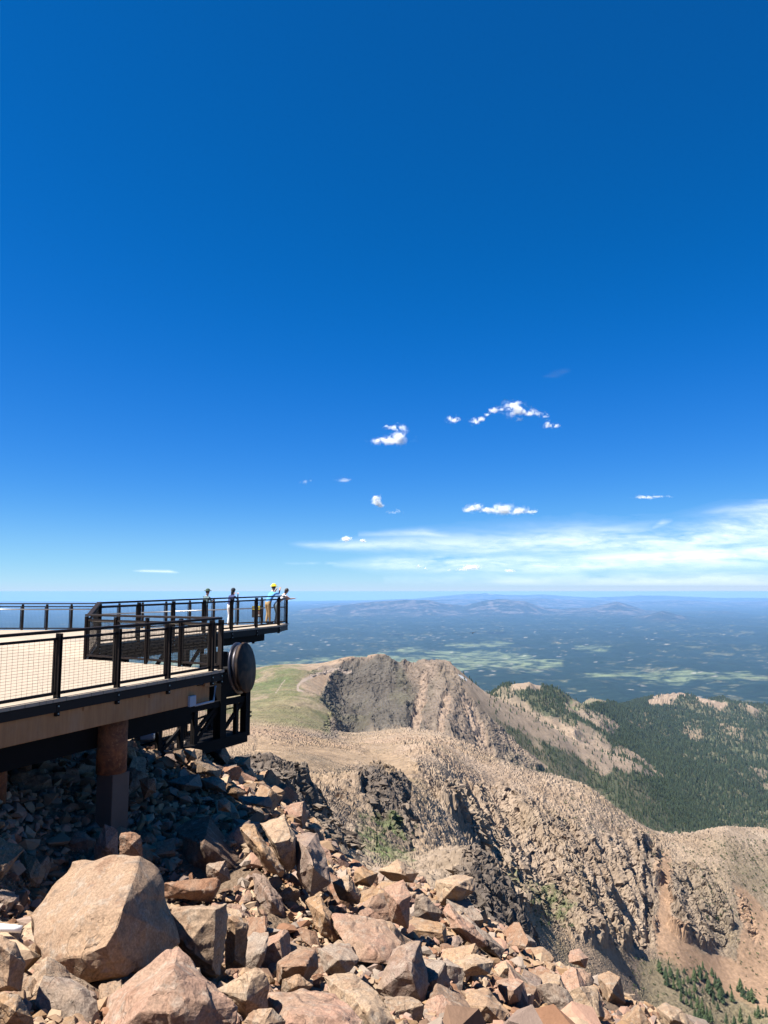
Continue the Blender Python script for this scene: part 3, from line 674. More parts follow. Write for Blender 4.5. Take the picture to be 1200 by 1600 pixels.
# hero boulders traced from the photograph: short name, label, colour, distance, depth factor, outline [px,py(,dd)], inner front points [px,py,nearer by]
HERO = [
 ('huge boulder', 'huge tan boulder with a flat sunlit face, largest of all the rocks', 'tan', 6.8, .8, [(114,1346,.9),(160,1346,.9),(218,1339,.6),(248,1360,.7),(264,1415,.6),(276,1472,.5),(232,1516,.1),(180,1518,-.25),(116,1532,-.2),(60,1520,-.1),(30,1468,.2),(38,1440,.4),(68,1408,.6)], [(192,1420,.25),(172,1485,.5),(120,1500,.4)]),
 ('square block', 'pale squared block against the right side of the huge boulder', 'pale tan', 8.0, .6, [(262,1420),(300,1414),(354,1412),(357,1432),(352,1480),(344,1530),(308,1520),(280,1488)], [(338,1420,.25),(333,1515,.3),(290,1480,.3)]),
 ('narrow ochre block', 'narrow ochre block standing behind the pale squared block', 'ochre', 8.5, .6, [(350,1430),(385,1432),(389,1452),(384,1512),(352,1515)], [(368,1440,.12),(366,1500,.15)]),
 ('peaked boulder', 'big pink tan boulder with a peaked top below the huge boulder', 'pink', 5.6, .6, [(262,1490,.5),(278,1483,.5),(308,1512,.4),(345,1545,.2),(374,1572,.1),(370,1610,0),(290,1640,-.2),(160,1640,-.1),(164,1564,.3),(224,1526,.5)], [(270,1520,.1),(300,1580,.3),(220,1580,.25)]),
 ('corner rock', 'tan rock cut by the left edge beneath the white pipe', 'tan', 5.6, .5, [(-26,1458),(2,1462),(24,1474),(41,1506),(32,1548),(-20,1552)], [(16,1490,.15),(12,1540,.15)]),
 ('bottom left rock', 'yellowish tan rock in the bottom left corner', 'ochre', 4.7, .4, [(-26,1546),(28,1556),(54,1590),(50,1625),(-20,1640)], [(24,1580,.12)]),
 ('leaning rock', 'tan rock with a pointed top leaning right of the peaked boulder', 'pale tan', 6.3, .5, [(336,1548),(370,1532),(400,1512),(408,1513),(420,1537),(416,1578),(384,1598),(350,1560)], [(384,1560,.2),(392,1530,.1)]),
 ('rounded rock', 'smooth rounded pinkish rock at the bottom edge beside the peaked boulder', 'tan', 5.3, .5, [(380,1592),(396,1578),(426,1574),(446,1596),(446,1625),(376,1635)], [(412,1600,.15)]),
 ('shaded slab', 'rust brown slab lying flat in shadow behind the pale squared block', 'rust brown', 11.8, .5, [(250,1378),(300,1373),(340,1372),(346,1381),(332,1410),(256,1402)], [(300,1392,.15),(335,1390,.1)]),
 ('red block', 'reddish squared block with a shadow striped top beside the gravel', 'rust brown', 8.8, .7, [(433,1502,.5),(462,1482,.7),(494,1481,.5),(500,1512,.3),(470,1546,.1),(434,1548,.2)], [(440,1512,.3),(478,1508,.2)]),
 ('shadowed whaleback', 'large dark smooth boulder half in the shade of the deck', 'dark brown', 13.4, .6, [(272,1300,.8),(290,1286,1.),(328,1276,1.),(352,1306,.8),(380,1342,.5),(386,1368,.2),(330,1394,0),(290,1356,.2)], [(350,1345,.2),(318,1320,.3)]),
 ('ochre slab', 'long ochre slab leaning steeply beside the pale block', 'ochre', 12.4, .45, [(373,1292,.4),(384,1287,.4),(398,1288,.4),(424,1328,.1),(446,1364,-.1),(442,1373,-.1),(420,1362,0),(388,1322,.3)], [(410,1330,.15)]),
 ('pale block', 'pale cream flat topped block above the long ochre slab', 'pale tan', 13.0, .5, [(406,1286,.5),(420,1280,.6),(444,1273,.5),(462,1308,.2),(461,1350,.1),(448,1366,0),(430,1332,0)], [(430,1320,.3),(458,1311,.15)]),
 ('grey boulder', 'smooth grey boulder right of the pale flat topped block', 'mauve grey', 13.0, .6, [(458,1306,.8),(480,1300,.9),(494,1303,.8),(506,1330,.4),(516,1356,.2),(514,1378,0),(484,1402,-.1),(464,1366,0)], [(490,1356,.4),(478,1325,.2)]),
 ('golden slab', 'golden brown slab tilted down beside a patch of gravel', 'ochre', 12, .4, [(475,1406,.4),(500,1397,.5),(518,1428,.2),(532,1460,0),(529,1478,-.1),(500,1462,0)], [(508,1432,.15)]),
 ('pink slab', 'big flat pink slab in the middle of the rockfall', 'pink', 11.5, .4, [(515,1426,.6),(560,1430,.7),(602,1438,.7),(628,1472,.3),(610,1508,-.2),(560,1503,-.2),(526,1462,.2)], [(575,1480,.12)]),
 ('pink cube', 'bulky pinkish block below the right end of the big pink slab', 'mauve grey', 10.3, .7, [(620,1476,.4),(640,1468,.5),(657,1470,.5),(672,1538,.2),(664,1580,0),(632,1564,-.1),(584,1556,0),(600,1514,.1)], [(650,1545,.2),(640,1510,.2)]),
 ('bottom slab', 'tan slab sloping down to the bottom edge under the pink cube', 'pale tan', 8.0, .5, [(503,1522,.5),(548,1519,.6),(590,1552,.3),(618,1600,0),(600,1625,-.2),(540,1612,0)], [(570,1575,.15)]),
 ('low pink rock', 'broad low pink rock along the bottom edge', 'pink', 6.2, .6, [(420,1552,.5),(470,1546,.6),(524,1553,.5),(570,1592,.1),(562,1630,-.2),(428,1635,-.2)], [(500,1590,.2),(460,1585,.2)]),
 ('small tan wedge', 'small tan wedge directly below the reddish squared block', 'tan', 8.2, .5, [(440,1530),(466,1521),(490,1540),(472,1558),(440,1554)], [(464,1540,.12)]),
 ('grey wedge', 'grey brown wedge right of the reddish squared block', 'grey', 9.8, .6, [(494,1480,.3),(545,1473,.4),(562,1500),(542,1522,-.1),(505,1521)], [(528,1500,.2)]),
 ('upright pink rock', 'upright pinkish rock with a dark side above the big pink slab', 'pink', 13.8, .5, [(598,1388,.2),(630,1374,.3),(641,1400),(637,1450,-.1),(612,1442)], [(622,1410,.2)]),
 ('white cap rock', 'pale pointed rock standing out on the crest of the rockfall', 'pale tan', 19, .7, [(592,1360),(620,1341),(656,1364),(646,1380),(608,1376)], [(630,1366,.3)]),
 ('tan faced rock', 'square tan rock facing the light left of the upright pinkish rock', 'pale tan', 14, .6, [(519,1378),(545,1366),(566,1400),(560,1413),(528,1406)], [(545,1392,.2)]),
 ('brown crest block', 'brown block with a lit corner on the crest', 'ochre', 17.2, .6, [(554,1360),(562,1353),(590,1364),(580,1386),(553,1381)], [(570,1372,.25)]),
 ('grey slab', 'flat grey slab beside the long dark blade', 'grey', 15.2, .4, [(648,1400),(660,1394),(693,1428),(681,1442),(647,1436)], [(668,1424,.1)]),
 ('dark blade', 'long dark grey blade of rock sloping down to the right', 'grey', 16.2, .35, [(716,1430,.3),(724,1426,.3),(790,1484,-.1),(782,1498,-.2),(748,1481,0)], [(756,1466,.2)]),
 ('rust blade', 'long rust pink slab beside the dark grey blade', 'pink', 15.5, .4, [(690,1418,.3),(700,1413,.3),(742,1448,.1),(765,1478,-.1),(742,1482,-.1),(704,1450)], [(722,1450,.2)]),
 ('split block', 'pale pink block split in two below the long blades', 'pale tan', 12, .6, [(706,1500,.3),(740,1489,.4),(775,1502,.2),(766,1522),(716,1525)], [(742,1507,.2)]),
 ('bottom brown rock', 'large tan brown rock at the bottom right of the pink cube', 'tan', 11, .6, [(734,1546,.4),(764,1543,.5),(796,1582),(788,1600,-.2),(740,1592,-.2),(724,1570)], [(760,1572,.25)]),
 ('dusky rock', 'dusky pink rock with a shaded right side near the bottom', 'pink', 12.3, .6, [(776,1534,.3),(800,1529,.4),(819,1533,.2),(812,1564),(792,1573,-.1)], [(800,1550,.2)]),
 ('ledge rock', 'flat topped ledge rock at the edge of the drop', 'pale tan', 19, .6, [(679,1377,.3),(705,1367,.5),(742,1370,.4),(744,1390),(716,1414,-.1),(684,1414)], [(712,1384,.3),(738,1392,.1)]),
 ('lower right block', 'squared brown block near the lower right end of the talus', 'tan', 21, .6, [(934,1522,.3),(950,1517,.4),(969,1526,.2),(978,1568),(944,1582,-.1)], [(956,1550,.3)]),
 ('last block', 'tan block at the bottom right tip of the talus', 'pale tan', 22, .7, [(1022,1572,.3),(1040,1564,.5),(1065,1579,.2),(1086,1606),(1040,1614,-.1)], [(1050,1592,.3)]),
 ('thin lid rock', 'thin flat rock resting like a lid above the darker blocks', 'pink', 22, .6, [(888,1486,.4),(905,1482,.5),(921,1496,.1),(914,1512),(888,1503)], [(906,1500,.2)]),
 ('top brown rock', 'small brown rock at the top of the sunlit talus below the deck', 'tan', 17.4, .6, [(270,1174),(284,1171),(291,1181),(288,1193),(273,1186)], [(281,1183,.15)]),
 ('top cream rock', 'cream rock beside the small brown one below the deck', 'pale tan', 17.8, .6, [(285,1170),(304,1169),(308,1186),(293,1190)], [(298,1180,.15)]),
 ('cream slab', 'long cream slab high on the talus below the deck', 'pale tan', 17.2, .6, [(305,1189,.2),(325,1188,.3),(346,1203),(342,1216,-.1),(308,1207)], [(328,1205,.2)]),
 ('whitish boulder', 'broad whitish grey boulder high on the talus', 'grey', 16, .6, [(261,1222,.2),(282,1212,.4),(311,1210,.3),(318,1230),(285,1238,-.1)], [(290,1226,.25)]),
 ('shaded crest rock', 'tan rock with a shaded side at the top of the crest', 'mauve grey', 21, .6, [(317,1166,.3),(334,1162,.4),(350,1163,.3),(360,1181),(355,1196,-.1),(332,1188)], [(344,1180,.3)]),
 ('pinkish upper block', 'pinkish block under the long cream slab', 'pink', 16.4, .6, [(315,1218,.2),(335,1213,.3),(350,1220,.2),(354,1238),(322,1232)], [(338,1228,.2)]),
 ('egg rock', 'cream egg shaped rock on the upper talus', 'pale tan', 14.6, .6, [(340,1250),(350,1247),(359,1251),(361,1270),(341,1266)], [(351,1260,.15)]),
 ('tilted tan slab', 'tilted tan slab right of the upper talus', 'ochre', 17, .5, [(352,1224,.2),(362,1220,.3),(386,1238),(373,1250),(354,1240)], [(370,1238,.15)]),
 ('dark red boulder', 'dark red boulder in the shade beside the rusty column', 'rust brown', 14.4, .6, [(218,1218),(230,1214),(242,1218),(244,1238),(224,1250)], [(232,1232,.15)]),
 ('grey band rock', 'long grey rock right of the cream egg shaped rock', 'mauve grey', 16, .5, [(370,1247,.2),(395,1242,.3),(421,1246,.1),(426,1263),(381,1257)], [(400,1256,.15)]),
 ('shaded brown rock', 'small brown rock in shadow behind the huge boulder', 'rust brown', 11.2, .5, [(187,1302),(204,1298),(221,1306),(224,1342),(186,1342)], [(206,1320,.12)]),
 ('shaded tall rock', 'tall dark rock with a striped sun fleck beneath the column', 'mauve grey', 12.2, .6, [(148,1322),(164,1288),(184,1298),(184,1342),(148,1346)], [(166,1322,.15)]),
 ('dark ridge boulder', 'dark grooved boulder below the large smooth shaded one', 'mauve grey', 12.3, .5, [(394,1362,.4),(414,1368,.4),(440,1404,.1),(450,1442,-.1),(420,1446,0),(400,1410,.2)], [(424,1406,.2)]),
 ('blue grey stone', 'small blue grey stone in the shade of the large smooth boulder', 'grey', 12.2, .5, [(322,1350),(352,1344),(360,1374),(340,1382),(324,1370)], [(342,1362,.15)]),
]
def build_rocks():
    rm = rock_mat(); placed = []
    for k, (nm, lb, cn, d, df, outl, inn) in enumerate(HERO):
        rs = random.Random(k)
        P3 = [P(p[0], p[1], d+(p[2] if len(p) > 2 else 0)) for p in outl]
        w = (max(p[0] for p in outl)-min(p[0] for p in outl))/F*d; h = (max(p[1] for p in outl)-min(p[1] for p in outl))/F*d
        cx = sum(p[0] for p in outl)/len(outl); cy = sum(p[1] for p in outl)/len(outl); th = df*(w*h)**.5
        pts = list(P3)
        for px, py, nr in inn: pts.append(P(px, py, d-nr*max(1, d/9)*.8))
        for p in outl:
            q = .72+.1*rs.random(); pts.append(P(cx+(p[0]-cx)*q, cy+(p[1]-cy)*q+2, d+(p[2] if len(p) > 2 else 0)*.6+th*(.9+.2*rs.random())))
        c = sum(P3, Vector())/len(P3)
        bm = hull_rock([p-c for p in pts], k+1, d*.0024, .05, .007)
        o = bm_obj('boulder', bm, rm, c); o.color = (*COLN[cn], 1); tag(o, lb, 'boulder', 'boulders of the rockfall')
        placed.append(dict(nm=nm, px=cx, py=cy, r=.5*(w+h)/2, d=d, poly=[(p[0], p[1]) for p in outl], pos=c))
    # prototypes for the other rocks
    protos = []
    for k in range(26):
        rs = random.Random(100+k)
        ax = (1, rs.uniform(.55, .95), rs.uniform(.35, .8)); pts = []
        kind = k % 3
        if kind == 0:      # blocky
            for i in (-1, 1):
                for j in (-1, 1):
                    for l in (-1, 1):
                        for _ in range(2): pts.append((i*(.5-.22*rs.random())*ax[0], j*(.5-.22*rs.random())*ax[1], l*(.5-.2*rs.random())*ax[2]))
        else:
            for _ in range(13 if kind == 1 else 18):
                v = Vector((rs.gauss(0, 1), rs.gauss(0, 1), rs.gauss(0, 1))).normalized()*.5; pts.append((v.x*ax[0], v.y*ax[1], v.z*ax[2]))
        bm = hull_rock(pts, 200+k, .05, .05, .008)
        me = bpy.data.meshes.new('rock'); bm.to_mesh(me); bm.free(); me.materials.append(rm)
        me.polygons.foreach_set('use_smooth', np.zeros(len(me.polygons), bool))
        shp = 'slab-like' if ax[2] < .45 else ('blocky' if kind == 0 else ('angular' if kind == 1 else 'rounded'))
        protos.append((me, shp, np.array([v.co for v in me.vertices]), ax))
    # low detail stones for the rubble
    low = []
    for k in range(14):
        rs = random.Random(500+k); bm = bmesh.new()
        for _ in range(11):
            v = Vector((rs.gauss(0, 1), rs.gauss(0, 1), rs.gauss(0, 1))).normalized()*.5; bm.verts.new((v.x, v.y*rs.uniform(.6, 1), v.z*.75))
        bmesh.ops.convex_hull(bm, input=bm.verts[:]); bmesh.ops.triangulate(bm, faces=bm.faces[:])
        bm.verts.ensure_lookup_table(); bm.verts.index_update()
        low.append((np.array([v.co for v in bm.verts]), np.array([[v.index for v in f.verts] for f in bm.faces]))); bm.free()
    # candidate spots, biggest first
    rs = random.Random(11); cand = []
    HP = [(h['poly'], h['d'], h) for h in placed]+[([(216, 1134), (254, 1134), (254, 1160), (216, 1160)], 19.2, dict(px=235, py=1148, r=.2))]
    RX, RY = np.meshgrid(np.arange(-60, 1260, 4.), np.arange(1140, 1660, 4.), indexing='ij'); DM = np.zeros(RX.shape)
    for poly, hd, h in HP:
        sd = polydist(RX, RY, poly); DM = np.where(sd < 1, np.maximum(DM, hd), DM)
    def hidden(qx, qy, d):
        i = int((qx+60)/4); j = int((qy-1140)/4)
        return 0 <= i < DM.shape[0] and 0 <= j < DM.shape[1] and d < DM[i, j]+.3
    def blocked(px, py, d, rpx):
        for poly, hd, h in HP:
            if d < hd+h['r']*1.2 and abs(px-h['px']) < 160 and abs(py-h['py']) < 130:
                sd = float(polydist(np.array([px]), np.array([py]), poly)[0])
                if sd < rpx*.55: return True
        return False
    fill = []
    cell = {}
    def near(x, y, r):
        i, j = int(x*1.25), int(y*1.25)
        for a in range(i-2, i+3):
            for b in range(j-2, j+3):
                for (u, v, q) in cell.get((a, b), ()):
                    if math.hypot(x-u, y-v) < (r+q)*.36: return True
        return False
    for h in placed: cell.setdefault((int(h['pos'].x*1.25), int(h['pos'].y*1.25)), []).append((h['pos'].x, h['pos'].y+h['r']*.3, h['r']*1.3))
    for size0, size1, tries in ((.7, 1.1, 500), (.45, .7, 2400), (.28, .45, 8000), (.17, .28, 12000)):
        for _ in range(tries):
            px = rs.uniform(-60, 1180); d = 4.3*math.exp(rs.random()**.8*math.log(27/4.3))
            x = float(lat_of(px, 1400))*d; z = ground(x, d); qx, qy = proj(x, d, z)
            if qy > 1660 or qx < -60: continue
            s = rs.uniform(size0, size1)
            if d < 10: s *= .2+.08*d
            if qx < 420 and d < 9 and s > .3 and rs.random() < .7: continue
            if qx < 330 and d > 9.5 and qy > 1240 and s > .45: s *= .6
            if near(x, d, s): continue
            rpx = s*.5/d*F
            if blocked(qx, qy-rpx*.3, d, rpx) or any(hidden(qx+a*rpx*.7, qy-b*rpx*.8, d) for a, b in ((0, 0), (1, 0), (-1, 0), (0, 1), (0, -.6))): continue
            cell.setdefault((int(x*1.25), int(d*1.25)), []).append((x, d, s))
            fill.append((s, x, d, z, qx, qy, rpx))
    fill.sort(key=lambda f: -f[6])
    big = [f for f in fill if -20 < f[4] < 1150 and f[5] < 1620][:300-len(placed)]
    bigset = set(id(f) for f in big); rest = [f for f in fill if id(f) not in bigset]
    names = list(COLN); wts = [5, 5, 3, 3, 3, 5, 1.5, 2.5]
    used = {}
    for f in big:
        s, x, d, z, qx, qy, rpx = f
        me, shp, vv, ax = rs.choice(protos); cn = rs.choices(names, wts)[0]
        o = bpy.data.objects.new('boulder', me); col.objects.link(o)
        o.location = (x, d, z+s*rs.uniform(.08, .28)*ax[2]); o.scale = (s*rs.uniform(.9, 1.3), s*rs.uniform(.8, 1.1), s*rs.uniform(.8, 1.15))
        o.rotation_euler = (rs.uniform(-.6, .6), rs.uniform(-.3, .8), rs.uniform(0, 6.28)); j = rs.uniform(.85, 1.15)
        o.color = tuple(c*j for c in COLN[cn])+(1,)
        h = min(placed, key=lambda h: math.hypot(h['px']-qx, h['py']-qy))
        dx, dy = qx-h['px'], qy-h['py']
        w = ('above' if dy < 0 else 'below') if abs(dy) > abs(dx)*2 else (('left' if dx < 0 else 'right')+' of' if abs(dx) > abs(dy)*2 else ('above' if dy < 0 else 'below')+(' left' if dx < 0 else ' right')+' of')
        sz = 'large' if rpx > 27 else ('middling' if rpx > 16 else 'small')
        f = (sz, cn, shp, w, h['nm']); used.setdefault(f, []).append((math.hypot(dx, dy), o))
    ORD = ['', 'second', 'third', 'fourth', 'fifth', 'sixth', 'seventh', 'eighth', 'ninth', 'tenth', 'eleventh', 'twelfth']
    for (sz, cn, shp, w, hn), lst in used.items():
        lst.sort(key=lambda a: a[0])
        for i, (_, o) in enumerate(lst):
            od = '' if len(lst) == 1 else (' nearest to it' if i == 0 else f' {ORD[min(i, 11)]} nearest to it')
            tag(o, f'{sz} {cn} {shp} rock {w} the {hn}'+(',' + od if od else ''), 'boulder', 'boulders of the rockfall')
    # rubble: everything smaller, beyond counting
    n_small = 9000 if QUICK else 60000
    VV = []; FF = []; CC = []; base = 0
    def add(x, y, z, s):
        nonlocal base
        v, f = rs.choice(low); e = Matrix.Rotation(rs.uniform(0, 6.28), 3, 'Z') @ Matrix.Rotation(rs.uniform(-1, 1), 3, 'X')
        e = np.array(e); VV.append((v*s*np.array([rs.uniform(.8, 1.4), 1, rs.uniform(.6, 1)]))@e.T+[x, y, z]); FF.append(f+base); base += len(v)
        c = np.array(COLN[rs.choices(names, wts)[0]])*rs.uniform(.75, 1.2); CC.append(np.repeat(c[None], len(v), 0))
    for s, x, d, z, *_ in rest:
        s *= min(1, .3+d*.08); add(x, d, z+s*.15, s)
    for _ in range(n_small):
        px = rs.uniform(-120, 1230); d = 3.6*math.exp(rs.random()**.75*math.log(29/3.6))
        x = (px-600)/F*d*1.05; z = ground(x, d)
        s = min(.07+.014*d, .026*rs.paretovariate(1.35)*(.4+.06*d)); qx, qy = proj(x, d, z+s*.5)
        if hidden(qx, qy, d): continue
        add(x, d, z+s*.2+.02, s)
    Fa = np.concatenate(FF)
    t = NT('broken_granite'); a = t.n('ShaderNodeAttribute', attribute_name='Col').outputs['Color']; co = t.co('Object'); n = t.noise(co, 9, 5, .7)
    mt = t.set(t.mix(t.mix(a, .7, 1., 'MULTIPLY'), t.mix(a, 1.25, 1., 'MULTIPLY'), n), .93, t.bump(n, .6, .03), 0, .15)
    o = mesh_np('rubble', np.concatenate(VV), Fa, mt, {'Col': np.concatenate(CC)}); tag(o, 'loose granite rubble and gravel between the boulders', 'rubble', None, 'stuff')
    # the slope itself
    nc, nr = (260, 300) if QUICK else (520, 620)
    X = np.linspace(-.74, .74, nc)[:, None]; L = np.linspace(math.log(1.25), math.log(45), nr)[None]; X, L = np.broadcast_arrays(X, L)
    d = np.exp(L); x = X*d; z = base_s(X, L)*d
    z = z+fbm2(x*1.3, d*1.3, 301, 5)*.10+fbm2(x*9, d*9, 305, 3)*.015-.03
    V = np.stack([x, d, z], -1).reshape(-1, 3)
    tag(mesh_np('talus_ground', V, grid_faces(nc, nr), soil_mat(), None, True), 'gravelly slope under the boulders', 'ground', None, 'structure')
    # the flat summit the viewer stands on, behind and beside the viewpoint
    x, y = np.meshgrid(np.linspace(-70, 70, 160), np.linspace(-90, 1.6, 110), indexing='ij')
    z0 = base_s(np.clip(x/1.6, -.74, .74), np.full_like(x, math.log(1.6)))*1.6
    z = -1.62+(z0+1.62)*np.exp(-(1.6-y)/1.5)*np.exp(-np.abs(x)/3)+fbm2(x/1.7, y/1.7, 55, 4)*.12-.1
    tag(mesh_np('summit_ground', np.stack([x, y, z], -1).reshape(-1, 3), grid_faces(160, 110), soil_mat(), None, True), 'gravelly summit ground around the viewpoint', 'ground', None, 'structure')
    return placed
# ------------------------------------------------------------------ lookout deck
def V3(p): return Vector(p)
def at_z(px, d, z): return Vector((float(lat_of(px, 960))*d, d, z))
A0 = P(0, 994, 10.9); B0 = P(344, 966, 15.2)          # top of the near railing
EDIR = (B0-A0); ELEN = EDIR.length; EDIR /= ELEN
AX = A0+EDIR*(4.585-1.196*18); BP = A0+EDIR*4.585                                       # runs on unseen past the left of the frame, lengthened to block sky light
Ctop = P(137, 961, 17.6); Dtop = P(155, 942, 18.9); Etop = P(435, 931.5, 26.5); E2top = P(447, 931, 28.2); Gtop = P(150, 943, 29); Htop = P(-190, 943.5, 29.5)
DZ = Vector((0, 0, -1.02))
def paint():
    return simple('dark_bronze_paint', (.015, .010, .008), .6, .0, .2, 30, .05, .18)
def wood():
    t = NT('weathered_deck_boards'); co = t.co('Object'); mp = t.n('ShaderNodeMapping'); mp.inputs['Rotation'].default_value = (0, 0, R(-27)); t.l(co, mp.inputs[0])
    w = t.n('ShaderNodeTexBrick'); w.offset = .37; w.inputs['Scale'].default_value = 1; w.inputs['Brick Width'].default_value = 2.4; w.inputs['Row Height'].default_value = .14; w.inputs['Mortar Size'].default_value = .005
    w.inputs['Color1'].default_value = (.37, .30, .225, 1); w.inputs['Color2'].default_value = (.33, .265, .20, 1); w.inputs['Mortar'].default_value = (.19, .15, .11, 1)
    t.l(mp.outputs[0], w.inputs['Vector']); n = t.noise(co, 3, 5)
    return t.set(t.mix(w.outputs['Color'], t.mix(w.outputs['Color'], .8, 1., 'MULTIPLY'), n), .8, t.bump(w.outputs['Fac'], -.3, .01), 0, .2)
def girder_mat():
    t = NT('stained_glulam'); co = t.co('Object'); mp = t.n('ShaderNodeMapping'); mp.inputs['Scale'].default_value = (5, 5, .35); t.l(co, mp.inputs[0])
    n = t.noise(mp.outputs[0], 3, 6, .7); n2 = t.noise(co, 2, 4)
    c = t.mix((.37, .19, .085), (.24, .12, .055), t.ramp(n, [(.35, 0), (.75, 1)])); c = t.mix(c, (.33, .22, .14), t.ramp(n2, [(.5, 0), (.8, .6)]))
    return t.set(c, .8, t.bump(n, .2, .01), 0, .2)
def rust_mat():
    t = NT('rusting_steel'); co = t.co('Object'); n = t.noise(co, 4, 7, .72, .5); n2 = t.noise(co, 17, 5, .7)
    c = t.mix((.30, .11, .045), (.12, .05, .03), t.ramp(n, [(.38, 0), (.6, 1)])); c = t.mix(c, (.42, .20, .09), t.ramp(n2, [(.55, 0), (.7, .8)]))
    return t.set(c, .85, t.bump(n2, .3, .01), 0, .3)
def railing(label, a, b, n, vs, hs, pm, wm, ext=0., side=1, thick=1., grab=None, gm=None, bottom=.955, first=True, last=True, wr=.0022, tail=None, pw=.085):
    """guard rail between two top points; n bays; wires vs apart (upright) and hs apart (level)"""
    a = V3(a); b = V3(b); root = empty('railing', a+DZ, label, 'railing', 'railings of the lookout deck')
    t = (b-a).normalized(); L = (b-a).length; nrm = Vector((t.y, -t.x, 0)).normalized()*side
    b2 = V3(tail) if tail else b
    MB().box(a-t*.03, b2+t*.03, .075*thick, .045).build('top_rail', pm, root, bev=.006)
    MB().box(a+Vector((0, 0, -.115)), b2+Vector((0, 0, -.115)), .04, .04).build('mid_rail', pm, root)
    MB().box(a+Vector((0, 0, -bottom)), b2+Vector((0, 0, -bottom)), .04, .045).build('bottom_rail', pm, root)
    k0 = 0 if first else 1; k1 = n+1 if last else n
    spots = [a+t*(L*k/n) for k in range(k0, k1)]+([b2] if tail else [])
    for p in spots:
        m = MB()
        for s in (-.022, .022):
            m.box(p+t*s+nrm*.03+Vector((0, 0, -.03)), p+t*s+nrm*.03+Vector((0, 0, -1.02-ext)), .014, pw, nrm)
        m.box(p+Vector((0, 0, -.03)), p+Vector((0, 0, -1.0)), .042, .05, nrm)
        o = m.build('post', pm, root)
        if ext > .1:
            bm = MB()
            for zz in (-1.02-ext+.04, -1.02-ext*.45): bm.tube([p+nrm*.07+Vector((0, 0, zz)), p+nrm*.092+Vector((0, 0, zz))], .012, 6)
            bo = bm.build('bolt', gm or wm, o); bo.location = Vector((0, 0, 0)); bo.data.transform(Matrix.Translation(-o.location-root.location))
    for k in range(n):
        p = a+t*(L*k/n+.06); q = a+t*(L*(k+1)/n-.06); m = MB()
        zt, zb = -.135, -bottom+.02
        for s, e in ((p, p), (q, q)): m.box(s+Vector((0, 0, zt)), e+Vector((0, 0, zb)), .022, .03, nrm)
        Lb = (q-p).length; nv = int(Lb/vs)
        def wire(u, w):
            d = (w-u).normalized(); s1 = nrm*wr; s2 = d.cross(nrm)*wr; kk = len(m.v)
            for c in (u, w): m.v += [c+s1, c+s2, c-s1, c-s2]
            for i in range(4): m.f.append([kk+i, kk+(i+1) % 4, kk+4+(i+1) % 4, kk+4+i])
        for i in range(1, nv+1):
            x = p+(q-p)*(i/(nv+1)); wire(x+Vector((0, 0, zt)), x+Vector((0, 0, zb)))
        if hs:
            nh = int((zt-zb)/hs)
            for i in range(1, nh+1):
                dz = Vector((0, 0, zb+(zt-zb)*i/(nh+1))); wire(p+dz, q+dz)
        m.build('mesh_panel', wm, root)
    if grab:
        off = -nrm*.11+Vector((0, 0, -grab)); m = MB().tube([a+off, b+off], .022, 8); h = m.build('grab_rail', gm, root, True)
        for k in range(n+1):
            p = a+t*(L*k/n); MB().tube([p+off, p+Vector((0, 0, -grab-.05))], .008, 5).build('bracket', gm, root)
    return root
